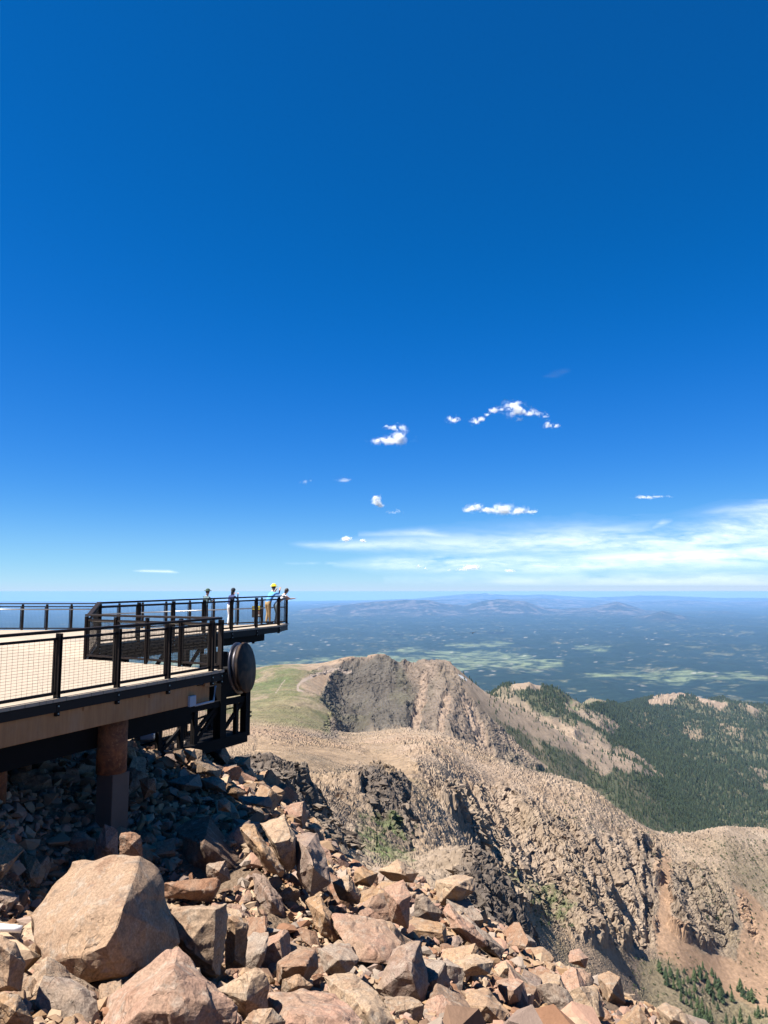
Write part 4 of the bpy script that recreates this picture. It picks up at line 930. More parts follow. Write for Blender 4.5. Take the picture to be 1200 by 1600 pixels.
def build_deck():
    pm = paint(); wm = simple('dark_wire', (.014, .011, .009), .6, .0, .1, 20, 0, .15); gm = simple('brushed_steel', (.32, .32, .32), .32, .9, .08, 40)
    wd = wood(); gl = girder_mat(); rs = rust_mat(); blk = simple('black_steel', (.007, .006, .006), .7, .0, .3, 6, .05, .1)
    near_n = Vector((EDIR.y, -EDIR.x, 0)).normalized()
    # post positions measured along the near railing: px 92, 183, 263, 330
    railing('dark railing of square wire mesh along the near edge of the walkway', AX, BP, 18, .095, .046, pm, wm, .28, 1, 1.1, None, gm, tail=B0, pw=.1)
    railing('brown mesh railing closing the near end of the open notch in the deck', Ctop, B0-near_n*.05-EDIR*.0, 4, .05, .032, pm, wm, .12, 1, 1.5, .14, gm, .93, last=False, wr=.0032, pw=.05)
    railing('short brown railing that slopes up from the notch corner to the far deck', Ctop+EDIR*.05, Dtop, 1, .05, .04, pm, wm, .0, 1, 1.5, None, gm, first=False, last=False, wr=.003)
    railing('dark railing along the notch side of the far lookout arm', Dtop, Etop, 6, .05, None, pm, wm, .28, 1, 1, None, gm, wr=.0016)
    railing('short dark railing across the tip of the lookout arm', Etop, E2top, 1, .05, None, pm, wm, .26, 1, 1, None, gm, first=False, wr=.0016)
    railing('dark railing behind the four visitors on the outer side of the lookout arm', E2top, Gtop, 8, .05, None, pm, wm, .15, 1, 1, .42, gm, first=False, wr=.0016)
    railing('dark railing on the horizon at the far left of the terrace', Gtop, Htop, 9, .055, None, pm, wm, .1, 1, 1, .22, gm, first=False, wr=.0016)
    # ---- the deck itself
    root = empty('lookout_deck', B0+DZ, 'long boarded lookout deck on tan beams reaching out over the rockfall', 'viewing deck')
    ov = near_n*.10; dz = DZ+Vector((0, 0, -.005))
    top = [AX+dz+ov, B0+dz+ov+EDIR*.05, Ctop+dz, Dtop+dz, Etop+dz+Vector((.10, -.05, 0)), E2top+dz+Vector((.1, .08, 0)), Gtop+dz+Vector((0, .12, 0)), Htop+dz+Vector((0, .12, 0)), Vector((-24, 9, A0.z-1.1)), Vector((-26, -8, AX.z-1.07))]
    m = MB(); n = len(top); th = Vector((0, 0, -.055)); k = 0
    inner = Gtop+dz; tris = [(0, 1, 2), (0, 2, 8), (0, 8, 9), (2, 3, 7), (2, 7, 8), (3, 6, 7), (3, 4, 5), (3, 5, 6)]
    m.v = [v.copy() for v in top]+[v+th for v in top]
    for t in tris: m.f.append(list(t)); m.f.append([n+i for i in t][::-1])
    for i in range(n): m.f.append([i, n+i, n+(i+1) % n, (i+1) % n])
    m.build('boards', wd, root)
    z1 = Vector((0, 0, -.055))
    # dark edge channel, then the tan beam set back under it
    a = AX+dz+near_n*.05; b = B0+dz+near_n*.05+EDIR*.03
    MB().box(a+Vector((0, 0, -.14)), b+Vector((0, 0, -.14)), .05, .14).build('edge_channel', pm, root)
    gb = A0+EDIR*(ELEN*.865)+dz
    MB().box(AX+dz-near_n*.06+Vector((0, 0, -.40)), gb-near_n*.06+Vector((0, 0, -.40)), .16, .37).build('main_beam', gl, root, bev=.008)
    MB().box(gb-near_n*.10+EDIR*.02+Vector((0, 0, -.42)), gb-near_n*.10+EDIR*.42+Vector((0, 0, -.42)), .14, .34).build('main_beam', gl, root, bev=.008)
    for u in (.325, .62, .92):
        p = A0+EDIR*(ELEN*u)+dz+near_n*.03+Vector((0, 0, -.235)); MB().box(p-EDIR*.07, p+EDIR*.07, .035, .09).build('beam_clip', gl, root)
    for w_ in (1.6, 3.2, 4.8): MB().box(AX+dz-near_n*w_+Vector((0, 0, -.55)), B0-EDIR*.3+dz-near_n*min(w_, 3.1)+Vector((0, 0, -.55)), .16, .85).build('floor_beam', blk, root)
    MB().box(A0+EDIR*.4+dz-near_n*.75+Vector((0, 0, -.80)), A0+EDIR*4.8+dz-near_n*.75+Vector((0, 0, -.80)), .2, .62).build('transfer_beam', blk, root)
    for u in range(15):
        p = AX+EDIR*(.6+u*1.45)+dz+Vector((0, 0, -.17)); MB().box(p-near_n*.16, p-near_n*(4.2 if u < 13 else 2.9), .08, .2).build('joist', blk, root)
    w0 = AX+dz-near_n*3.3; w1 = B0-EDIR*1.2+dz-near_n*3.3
    MB().box(w0+Vector((0, 0, -2.3)), w1+Vector((0, 0, -2.3)), .2, 4.4).build('back_wall', simple('dark_brown_panel', (.07, .035, .028), .85), root)  # short brown panel lengthened into a wall, added to block sky light
    p = gb+near_n*.045-EDIR*.16+Vector((0, 0, -.50)); MB().box(p-EDIR*.09, p+EDIR*.09, .06, .20).build('junction_box', simple('grey_enamel', (.30, .33, .38), .5), root, bev=.008)
    q = gb+near_n*.03+Vector((0, 0, -.60)); MB().tube([q-EDIR*.05, q+EDIR*.48, q+EDIR*.52+Vector((0, 0, .3))], .025, 8).build('conduit', simple('grey_conduit', (.33, .36, .40), .5), root, True)
    # far arm: edge beams and a girder under it
    de = (Etop-Dtop).normalized(); dn = Vector((de.y, -de.x, 0)).normalized()
    MB().box(Dtop+dz+dn*.03+Vector((0, 0, -.15)), Etop+dz+dn*.03+Vector((0, 0, -.15)), .06, .19).build('arm_edge_beam', pm, root)
    MB().box(Etop+dz+Vector((.03, 0, -.15)), E2top+dz+Vector((.03, 0, -.15)), .06, .19).build('arm_edge_beam', pm, root)
    MB().box(E2top+dz+Vector((0, 0, -.15)), Gtop+dz+Vector((0, 0, -.15)), .06, .19).build('arm_edge_beam', pm, root)
    g0 = Dtop+dz-dn*.35; g1 = Etop+dz-dn*.35-de*.45
    MB().box(g0+Vector((0, 0, -.34)), g1+Vector((0, 0, -.34)), .18, .34).build('arm_girder', blk, root)
    MB().box(g0-dn*.9+Vector((0, 0, -.34)), g1-dn*.5-de*.3+Vector((0, 0, -.34)), .18, .3).build('arm_girder', blk, root)
    for u in (.55, 1.35): MB().tube([g1-de*u+Vector((0, 0, -.50)), g1-de*u+Vector((0, 0, -.57))], .05, 8).build('lamp_fitting', blk, root)
    for u in (1.4, 3.0, 4.6):      # braces seen through the notch
        p = Dtop+dz+de*u-dn*.35+Vector((0, 0, -.4)); MB().box(p, p-de*.75+Vector((0, 0, -.75)), .07, .09).build('brace', blk, root)
        MB().box(p+Vector((0, 0, .1)), p+Vector((0, 0, -.95)), .09, .1).build('hanger', blk, root)
    MB().box(Dtop+dz-dn*.35+Vector((0, 0, -1.28)), Dtop+dz+de*6-dn*.35+Vector((0, 0, -1.28)), .12, .14).build('lower_chord', blk, root)
    # ---- maintenance cage hanging under the arm
    zb = float(slope_of(1149))*21.2
    def T(px, d, z): return at_z(px, d, z)
    T1 = T(386, 21.2, 0); T2 = T(347, 20.3, 0); T3 = T(308, 19.4, 0); Tz = lambda p, z: Vector((p.x, p.y, z))
    back = Vector((-.86, .5, 0))*1.3
    cage = empty('service_cage', Tz(T2, zb), 'black steel service cage with wire screens hanging below the deck', 'steel cage')
    tz = -1.62
    for p, w_, top_ in ((T1, .20, tz), (T2, .24, tz), (T3, .13, -2.45)):
        MB().box(Tz(p, zb), Tz(p, top_), w_, w_, (EX, EY, 0)).build('column', blk, cage)
        MB().box(Tz(p+back, zb), Tz(p+back, top_), .14, .14, (EX, EY, 0)).build('column', blk, cage)
    T4 = T3+(T3-T2)*1.25; T5 = T3+(T3-T2)*.5
    for p in (T4, T5): MB().box(Tz(p, zb+.1), Tz(p, -2.6), .12, .12, (EX, EY, 0)).build('column', blk, cage)
    for u, v in ((T4, T1), (T4+back, T1+back)): MB().box(Tz(u, zb-.02), Tz(v, zb-.02), .2, .28).build('base_beam', blk, cage)
    MB().box(Tz((T1+T1+back)/2, zb+.06), Tz((T4+T4+back)/2, zb+.06), back.length, .05).build('floor_plate', blk, cage)
    for z_ in (-2.98,): MB().box(Tz(T4, z_), Tz(T1, z_), .12, .16).build('cross_beam', blk, cage)
    MB().box(Tz(T3, zb+.72), Tz(T2, zb+.82), .04, .045).build('cross_rail', blk, cage)
    MB().box(Tz(T2, zb+.82), Tz(T1, zb+.82), .03, .03).build('cross_rail', blk, cage)
    for u, v, z0, z1_ in ((T2, T1, zb+.15, -2.95), (T3, T2, -3.6, -2.95), (T3, T2, zb+.12, zb+.95), (T4, T3, zb+.1, -3.1)):
        MB().box(Tz(u, z0), Tz(v, z1_), .06, .1).build('diagonal_brace', blk, cage)
    mid = T1.lerp(T2, .38); MB().box(Tz(mid, zb), Tz(mid, -2.95), .11, .11, (EX, EY, 0)).build('column', blk, cage)
    for u, v in ((T3, T2), (T2, T1), (T4, T3)):
        m = MB(); nv = int((v-u).length/.055)
        for i in range(1, nv): x = u.lerp(v, i/nv)+back*.02; m.box(Tz(x, zb+.1), Tz(x, -3.0), .006, .006, (EX, EY, 0))
        m.build('wire_screen', wm, cage)
    for zz in (-3.42, -3.53): MB().box(Tz(T1, zz), Tz(T1+(T1-T2).normalized()*.27, zz+.03), .03, .04).build('hook', blk, cage)
    MB().box(Tz(T2+back*.3, -2.3), Tz(T1+back*.3-(T1-T2)*.1, -2.3), .7, 1.15).build('hoist_housing', blk, cage, bev=.02)
    MB().box(Tz(T3+back*.3, -2.78), Tz(T2+back*.3, -2.78), .5, .5).build('housing', blk, cage)
    # ---- round steel drum on its side
    c = P(380.5, 1043, 19.8); nv_ = Vector((.975, -.19, .10)).normalized(); u_ = Vector((0, 0, 1))-nv_*nv_.z; u_.normalize(); w_ = nv_.cross(u_)
    drum = empty('cable_drum', c, 'big round dark metal drum mounted on edge below the far lookout arm', 'drum')
    def ring(prof, name, mat):
        m = MB(); N = 48; rings = []
        for (r, h) in prof:
            rings.append(len(m.v)); m.v += [c+nv_*h+(u_*math.cos(2*math.pi*i/N)+w_*math.sin(2*math.pi*i/N))*r for i in range(N)]
        for a_, b_ in zip(rings[:-1], rings[1:]):
            for i in range(N): m.f.append([a_+i, a_+(i+1) % N, b_+(i+1) % N, b_+i])
        m.f.append([rings[0]+i for i in range(N)]); m.f.append([rings[-1]+i for i in range(N)])
        return m.build(name, mat, drum, True)
    fm = NT('swirled_dark_metal'); n_ = fm.noise(fm.co(), 1.3, 3, .5, 2.5); face = fm.set(fm.mix((.012, .010, .010), (.07, .04, .024), fm.ramp(n_, [(.4, 0), (.65, 1)])), .62, None, 0, .12)
    ring([(.001, .10), (.635, .10), (.65, .085), (.65, .03), (.60, .0)], 'front_disc', face)
    ring([(.60, .0), (.60, -.10)], 'drum_body', simple('dull_rim', (.05, .045, .05), .4, .5))
    ring([(.60, -.10), (.67, -.12), (.67, -.16), (.1, -.18)], 'back_flange', simple('dull_flange', (.05, .05, .06), .35, .6))
    MB().tube([c-nv_*.18, c-nv_*.7], .07, 10).build('axle', blk, drum, True)
    # ---- columns below the near walkway
    def column(px, d, ztop, r, y_bot, label, mat, ped=None):
        base = at_z(px, d, 0); zb_ = float(slope_of(y_bot))*d
        ro = empty('support_column', (base.x, base.y, zb_), label, 'column')
        MB().tube([(base.x, base.y, ztop), (base.x, base.y, zb_)], r, 28).build('steel_pile', mat, ro, True)
        MB().tube([(base.x, base.y, ztop), (base.x, base.y, ztop-.05)], r*1.25, 28).build('cap_plate', blk, ro, True)
        if ped:
            e = Vector((EX, EY, 0)); zz = float(slope_of(ped))*d
            MB().box((base.x+.04, base.y, zb_), (base.x+.04, base.y, zz-.4), r*1.5, r*1.5, e).build('pedestal', simple('rough_concrete', (.13, .085, .062), .9, 0, .2, 5, .4), ro, bev=.01)
    column(183, 13.5, -2.08, .26, 1206, 'thick rusty column on a concrete pedestal under the walkway', rs, 1290)
    column(8, 12.4, -2.05, .16, 1260, 'rust streaked column nearest the left edge under the walkway', rs)
    column(48, 14.5, -2.05, .15, 1250, 'slim rusty column second from the left edge in the dark under the walkway', rs)
    column(108, 16.2, -2.05, .18, 1230, 'rusty column half hidden behind the tan beam, left of the thick one', rs)
    pc = simple('bare_pipe', (.30, .27, .24), .6); 
    t = MB().tube([at_z(132, 14.6, -2.1), at_z(132, 14.6, -2.95)], .06, 12).build('drain_pipe', pc, None, True); tag(t, 'pale pipe ending in mid air beside the thick rusty column', 'pipe')
    p0 = P(-30, 1447, 6.9); t = MB().tube([p0, P(22, 1451, 7.0), P(34, 1452, 7.02)], .032, 14).build('white_pipe', simple('white_plastic', (.72, .72, .70), .4), None, True); tag(t, 'white plastic pipe poking in at the left edge beside the huge boulder', 'pipe')
    b_ = MB(); cc = P(235, 1150, 19.5)
    b_.box(cc-Vector((.22, 0, 0)), cc+Vector((.22, 0, .03)), .35, .16)
    t = b_.build('covered_crate', simple('pale_blue_sheet', (.30, .36, .44), .6), None, bev=.03); tag(t, 'small crate under a pale blue sheet in the dark under the deck', 'crate')
    # ---- notice on the outer railing
    k = (402.5-389)/25.; s0 = P(394, 947, 28.45); s1 = P(410, 946.5, 28.35); dn2 = Vector((0, -.02, 0))
    sg = empty('warning_notice', s0, 'square yellow and black warning notice fixed to the outer railing', 'sign')
    h = 17.5/F*28.4; ax = (s1-s0)
    def quad(u0, u1, v0, v1, off, nm, mat):
        pts = [s0+ax*u+Vector((0, -off, -h*v)) for u, v in ((u0, v0), (u1, v0), (u1, v1), (u0, v1))]
        MB().prism(pts, (0, .012, 0)).build(nm, mat, sg)
    yl = simple('yellow_paint', (.80, .66, .02), .5); bk = simple('black_print', (.02, .02, .02), .5)
    quad(0, 1, 0, 1, .03, 'plate', bk); quad(0, 1, 0, .32, .04, 'header', yl)
    quad(.4, .62, .1, .22, .05, 'symbol', simple('amber_print', (.5, .36, .02), .5))
    quad(.42, .92, .45, .68, .04, 'picture', simple('brown_print', (.16, .09, .07), .5)); quad(.5, .9, .74, .9, .04, 'lower_text', simple('grey_print', (.30, .30, .30), .5))
# ------------------------------------------------------------------ visitors
def skinned(bones, mats, sub=1):
    """bones: name -> (parent, (x,y,z), radius, material index). One continuous skin grown over the joints."""
    names = list(bones); idx = {n: i for i, n in enumerate(names)}
    me = bpy.data.meshes.new('body'); me.from_pydata([bones[n][1] for n in names], [(idx[n], idx[bones[n][0]]) for n in names if bones[n][0]], [])
    o = bpy.data.objects.new('tmp', me); col.objects.link(o)
    sk = o.modifiers.new('s', 'SKIN'); sk.use_smooth_shade = True
    lay = me.skin_vertices[0] if me.skin_vertices else None
    if lay is None:
        bm = bmesh.new(); bm.from_mesh(me); bm.verts.layers.skin.verify(); bm.to_mesh(me); bm.free(); lay = me.skin_vertices[0]
    for i, n in enumerate(names):
        r = bones[n][2]; r = r if isinstance(r, tuple) else (r, r)
        lay.data[i].radius = r; lay.data[i].use_root = (i == 0)
    su = o.modifiers.new('u', 'SUBSURF'); su.levels = sub; su.render_levels = sub
    dg = bpy.context.evaluated_depsgraph_get(); ev = o.evaluated_get(dg); m2 = bpy.data.meshes.new_from_object(ev); bpy.data.objects.remove(o)
    m2.materials.clear()
    for m in mats: m2.materials.append(m)
    seg = [(Vector(bones[n][1]), Vector(bones[bones[n][0]][1]) if bones[n][0] else Vector(bones[n][1]), bones[n][3]) for n in names]
    for p in m2.polygons:
        c = p.center; best = 1e9
        for a, b, mi in seg:
            ab = b-a; t = 0 if ab.length < 1e-6 else max(0, min(1, (c-a).dot(ab)/ab.length_squared)); dd = (c-(a+ab*t)).length
            if dd < best: best = dd; k = mi
        p.material_index = k; p.use_smooth = True
    return m2
def person(foot, h, facing, label, cols, pose, hat=None, hair=(.03, .02, .015), longhair=False):
    """built facing +Y at 1.75 m, then scaled to h and turned"""
    skin = simple('skin', (.46, .28, .20), .6, 0, .05)
    mats = [skin, simple('top_cloth', cols[0], .85, 0, .25, 6), simple('trouser_cloth', cols[1], .85, 0, .2, 6), simple('shoe', cols[2], .7)]
    root = empty('person', foot, label, 'person'); lean = pose.get('lean', 0); cx = pose.get('cross', 0)
    sh = Vector((0, .10*lean*3, 1.43-.05*lean)); pel = Vector((0, -.04*lean, .95))
    B = {'pelvis': (None, tuple(pel), (.155, .125), 2)}
    B['waist'] = ('pelvis', tuple(pel.lerp(sh, .3)), (.14, .11), 1)
    B['chest'] = ('waist', tuple(pel.lerp(sh, .75)), (.165, .12), 1)
    B['neck0'] = ('chest', tuple(sh+Vector((0, .01, .03))), (.075, .07), 1)
    B['neck'] = ('neck0', tuple(sh+Vector((0, .03+lean*.04, .10))), .055, 0)
    hd = sh+Vector((0, .05+lean*.08, .20)); B['head'] = ('neck', tuple(hd), (.078, .088), 0); B['crown'] = ('head', tuple(hd+Vector((0, -.01, .09))), (.075, .085), 0)
    for s, L_ in ((-1, 'l'), (1, 'r')):
        a = pose['arm_'+L_]
        S = sh+Vector((.175*s, 0, -.03)); B['sh'+L_] = ('chest', tuple(S), .068, 1)
        el = S+Vector(a[0]); B['el'+L_] = ('sh'+L_, tuple(el), .046, pose.get('sleeve', 0)); wr = el+Vector(a[1]); B['wr'+L_] = ('el'+L_, tuple(wr), .028, 0)
        hdv = Vector(a[1]).normalized(); pm_ = wr+hdv*.08; B['palm'+L_] = ('wr'+L_, tuple(pm_), (.04, .02), 0)
        hip = pel+Vector((.09*s, 0, -.06)); B['hip'+L_] = ('pelvis', tuple(hip), .10, 2)
        fx = (.10*s)*(1-cx*1.6) if s > 0 else .10*s
        kn = Vector((hip.x*.6+fx*.4, .05, .50)); B['kn'+L_] = ('hip'+L_, tuple(kn), .068, 2)
        an = Vector((fx, -.02+(.16*cx if s > 0 else 0), .11)); B['an'+L_] = ('kn'+L_, tuple(an), .05, 2)
        B['heel'+L_] = ('an'+L_, (an.x, an.y-.02, .045), .042, 3); B['toe'+L_] = ('heel'+L_, (an.x+.02*s, an.y+.19, .03), (.04, .03), 3)
    me = skinned(B, mats, 2)
    bm = bmesh.new(); bm.from_mesh(me)
    def tube(pts, rr, mi):
        m = MB().tube(pts, rr, 6); vs = [bm.verts.new(v) for v in m.v]
        for f in m.f:
            try: q = bm.faces.new([vs[i] for i in f]); q.material_index = mi; q.smooth = True
            except ValueError: pass
    for s, L_ in ((-1, 'l'), (1, 'r')):
        a = Vector(pose['arm_'+L_][1]).normalized(); pm_ = Vector(B['palm'+L_][1]); side = a.cross(Vector((0, 0, 1))).normalized() if abs(a.z) < .9 else Vector((1, 0, 0)); curl = side.cross(a)
        for i, ln in enumerate((.070, .080, .075, .058)):
            o_ = pm_+side*(-.028+.019*i)-a*.02; tube([o_, o_+a*ln*.6, o_+a*ln-curl*.02], [.009, .008, .006], 0)
        tube([pm_-side*.03*s-a*.05, pm_-side*.055*s-a*.01, pm_-side*.055*s+a*.025], [.011, .009, .007], 0)
    fc = hd+Vector((0, .086, .03)); tube([fc+Vector((0, -.02, .02)), fc+Vector((0, .022, -.012)), fc+Vector((0, -.01, -.02))], [.008, .014, .008], 0)
    for s in (-1, 1): tube([hd+Vector((.078*s, .0, .01)), hd+Vector((.09*s, -.005, .04)), hd+Vector((.078*s, -.01, .06))], [.01, .014, .01], 0)
    bm.to_mesh(me); bm.free()
    o = bpy.data.objects.new('body', me); col.objects.link(o); o.parent = root
    def blob(name, c, r, mat, cut=None, rough=0):
        bm = bmesh.new(); bmesh.ops.create_icosphere(bm, subdivisions=3, radius=1)
        for v in bm.verts:
            v.co = Vector((v.co.x*r[0], v.co.y*r[1], v.co.z*r[2]))*(1+rough*(mnoise.noise(v.co*4)))+Vector(c)
        if cut: bmesh.ops.bisect_plane(bm, geom=bm.verts[:]+bm.edges[:]+bm.faces[:], plane_co=cut[0], plane_no=cut[1], clear_inner=True)
        b = bm_obj(name, bm, mat, (0, 0, 0), False); b.parent = root; return b
    hm = simple('hair', hair, .6, 0, .3, 30)
    top = hd+Vector((0, -.02, .05))
    blob('hair', top, (.094, .108, .105), hm, (top+Vector((0, .02, -.04)), Vector((0, -.75, .65)).normalized()), .06)
    if longhair: blob('ponytail', hd+Vector((0, -.10, -.06)), (.055, .05, .16), hm, None, .15)
    if hat:
        hc, brim = hat; ht = simple('hat_cloth', hc, .85, 0, .15, 8); c = hd+Vector((0, -.01, .10))
        blob('hat', c+Vector((0, 0, .0)), (.105, .118, .105), ht, (c+Vector((0, 0, -.01)), Vector((0, -.1, 1))), .04)
        MB().tube([c+Vector((0, .0, -.025)), c+Vector((0, 0, .0)), c+Vector((0, 0, .012))], [brim, brim*.93, .10], 28).build('hat_brim', ht, None, True).parent = root
        for ch in root.children:
            if ch.name.startswith('hat_brim'): ch.location = (0, 0, 0)
    root.scale = (h/1.76,)*3; root.rotation_euler = (0, 0, facing)
    return root
def on_deck(px, py, d): return P(px, py, d)
def build_people():
    def hand_at(root_d): pass
    zf = Dtop.z
    dzz = Etop.z-1.02
    def ft(px, d): return at_z(px, d, dzz-.0)
    person(ft(419, 27.6), 1.45, R(-42), 'person in a yellow hat, blue shirt and khaki trousers looking through raised hands',
           ((.10, .30, .62), (.33, .22, .10), (.03, .03, .03)), dict(lean=.7, cross=1, sleeve=1, arm_l=((-.02, .20, -.05), (.10, .10, .20)), arm_r=((.04, .22, -.03), (-.08, .12, .20))), hat=((.82, .62, .03), .17))
    person(ft(432, 27.7), 1.34, R(-60), 'dark haired person in a white top and jeans leaning on the tip railing',
           ((.62, .60, .60), (.10, .14, .17), (.04, .04, .05)), dict(lean=1.3, sleeve=0, arm_l=((-.02, .20, -.16), (.08, .20, .02)), arm_r=((.02, .22, -.14), (-.06, .24, .02))), longhair=True)
    person(ft(359.5, 26.3), 1.28, R(-30), 'person in a dark cap, navy top and white trousers holding something up to the face',
           ((.02, .03, .10), (.70, .68, .66), (.20, .15, .12)), dict(lean=.4, sleeve=1, arm_l=((-.03, .16, -.12), (.09, .10, .22)), arm_r=((.03, .16, -.12), (-.08, .12, .22))), hat=((.015, .02, .03), .12), hair=(.02, .015, .012), longhair=True)
    person(ft(320, 25.4), 1.25, R(-35), 'person in a dark green sun hat and grey top standing farthest left on the arm',
           ((.09, .14, .15), (.03, .03, .035), (.05, .05, .05)), dict(lean=.3, sleeve=1, arm_l=((-.03, .12, -.2), (.05, .20, .10)), arm_r=((.03, .12, -.2), (-.05, .20, .10))), hat=((.03, .06, .04), .19))
    c = P(433, 921, 27.6); m = MB()
# ------------------------------------------------------------------ conifers, forest, clouds, bird
def conifer_mesh(seed, levels=9, nb=9, h=1.):
    rs = random.Random(seed); V = []; Fc = []
    for k in range(levels):
        u = k/levels; z = h*(.12+.86*u); r = h*.21*(1-u)**.85+.012
        for j in range(nb):
            a = 2*math.pi*(j+rs.random())/nb; rr = r*rs.uniform(.65, 1.2); w = .045*h*(1-u*.6)
            dx, dy = math.cos(a), math.sin(a); b = len(V)
            V += [(0, 0, z+.05*h), (dx*rr*.6-dy*w, dy*rr*.6+dx*w, z+rs.uniform(-.01, .02)*h), (dx*rr, dy*rr, z-.05*h), (dx*rr*.6+dy*w, dy*rr*.6-dx*w, z+rs.uniform(-.01, .02)*h)]
            Fc += [(b, b+1, b+2), (b, b+2, b+3)]
    b = len(V); V += [(.02*h, 0, h*.9), (-.01*h, .017*h, h*.9), (-.01*h, -.017*h, h*.9), (0, 0, h*1.03)]; Fc += [(b, b+1, b+3), (b+1, b+2, b+3), (b+2, b, b+3)]
    return np.array(V), np.array(Fc)
def surf_interp(X, L):
    i = np.searchsorted(G['X'][:, 0], X); i = np.clip(i, 1, G['X'].shape[0]-1)
    j = np.array([np.clip(np.searchsorted(G['L'][a], b), 1, G['L'].shape[1]-1) for a, b in zip(i, L)])
    return i, j
def build_forest():
    fol = NT('conifer_needles'); n = fol.noise(fol.co(), .02, 4); oi = fol.n('ShaderNodeObjectInfo').outputs['Random']
    a = fol.n('ShaderNodeAttribute', attribute_name='Col').outputs['Color']
    fm = fol.set(a, .9, None, 0, .1)
    Xg, Lg = G['X'], G['L']; rs = np.random.default_rng(5)
    x, y, z, d = G['x'], G['y'], G['z'], G['d']
    # area of each cell and how many trees it carries
    ax_ = np.hypot(np.diff(x, axis=0)[:, :-1], np.diff(y, axis=0)[:, :-1]); ay = np.sqrt(np.diff(x, axis=1)[:-1]**2+np.diff(y, axis=1)[:-1]**2)
    area = ax_*ay; fr = G['forest'][:-1, :-1]; cl = (G['n2'][:-1, :-1])
    p = area*np.clip(fr*1.25-.18+cl*.35*(fr > .1), 0, 1)**1.3*(d[:-1, :-1] > 1300)*(G['px'][:-1, :-1] > 700)*(G['px'][:-1, :-1] < 1320)
    edge = np.maximum.reduce([G['M'][k][:-1, :-1] for k in ('patch1', 'patch2', 'patch3', 'patch4', 'strip3', 'strip1')])
    p = p+area*.10*edge*(fr < .9)*(d[:-1, :-1] > 1300)
    # hidden ground gets none
    vis = G['vis'][:-1, :-1]; p = p*np.where(vis, 1, .12)
    N = 14000 if QUICK else 62000
    w = np.ravel(p*np.minimum(1, (3500/d[:-1, :-1])**1.0)); w = w/w.sum(); pick = rs.choice(len(w), N, p=w)
    i, j = np.unravel_index(pick, p.shape); u = rs.random(N); v = rs.random(N)
    def itp(A): return (A[i, j]*(1-u)+A[i+1, j]*u)*(1-v)+(A[i, j+1]*(1-u)+A[i+1, j+1]*u)*v
    tx, ty, tz = itp(x), itp(y), itp(z); hgt = rs.uniform(7, 19, N)*np.clip(itp(d)/3000, .75, 1.5)
    tv = []; tf = []
    k = 5; ang = np.arange(k)*2*math.pi/k
    V = np.concatenate([np.stack([np.cos(ang)*.19, np.sin(ang)*.19, ang*0+.08], 1), [[0, 0, .66]], np.stack([np.cos(ang+.6)*.12, np.sin(ang+.6)*.12, ang*0+.45], 1), [[0, 0, 1.]]])
    Ft = [(a, (a+1) % k, k) for a in range(k)]+[(k+1+a, k+1+(a+1) % k, 2*k+1) for a in range(k)]; Ft = np.array(Ft)
    rot = rs.random(N)*6.28; c, s = np.cos(rot)[:, None], np.sin(rot)[:, None]; wd = rs.uniform(.8, 1.3, N)[:, None]
    XX = (V[:, 0]*c-V[:, 1]*s)*wd*hgt[:, None]+tx[:, None]; YY = (V[:, 0]*s+V[:, 1]*c)*wd*hgt[:, None]+ty[:, None]; ZZ = V[:, 2]*hgt[:, None]+tz[:, None]-.5
    VV = np.stack([XX, YY, ZZ], -1).reshape(-1, 3); FF = (Ft[None]+np.arange(N)[:, None, None]*len(V)).reshape(-1, 3)
    cc = np.array([.027, .040, .022])*rs.uniform(.6, 1.7, (N, 1))*np.array([1, 1, 1])+rs.uniform(0, .015, (N, 1))*np.array([1., .6, 0]); CC = np.repeat(cc, len(V), 0)
    tag(mesh_np('forest', VV, FF, fm, {'Col': CC}), 'dense dark conifer forest covering the valley and hills', 'forest', None, 'stuff')
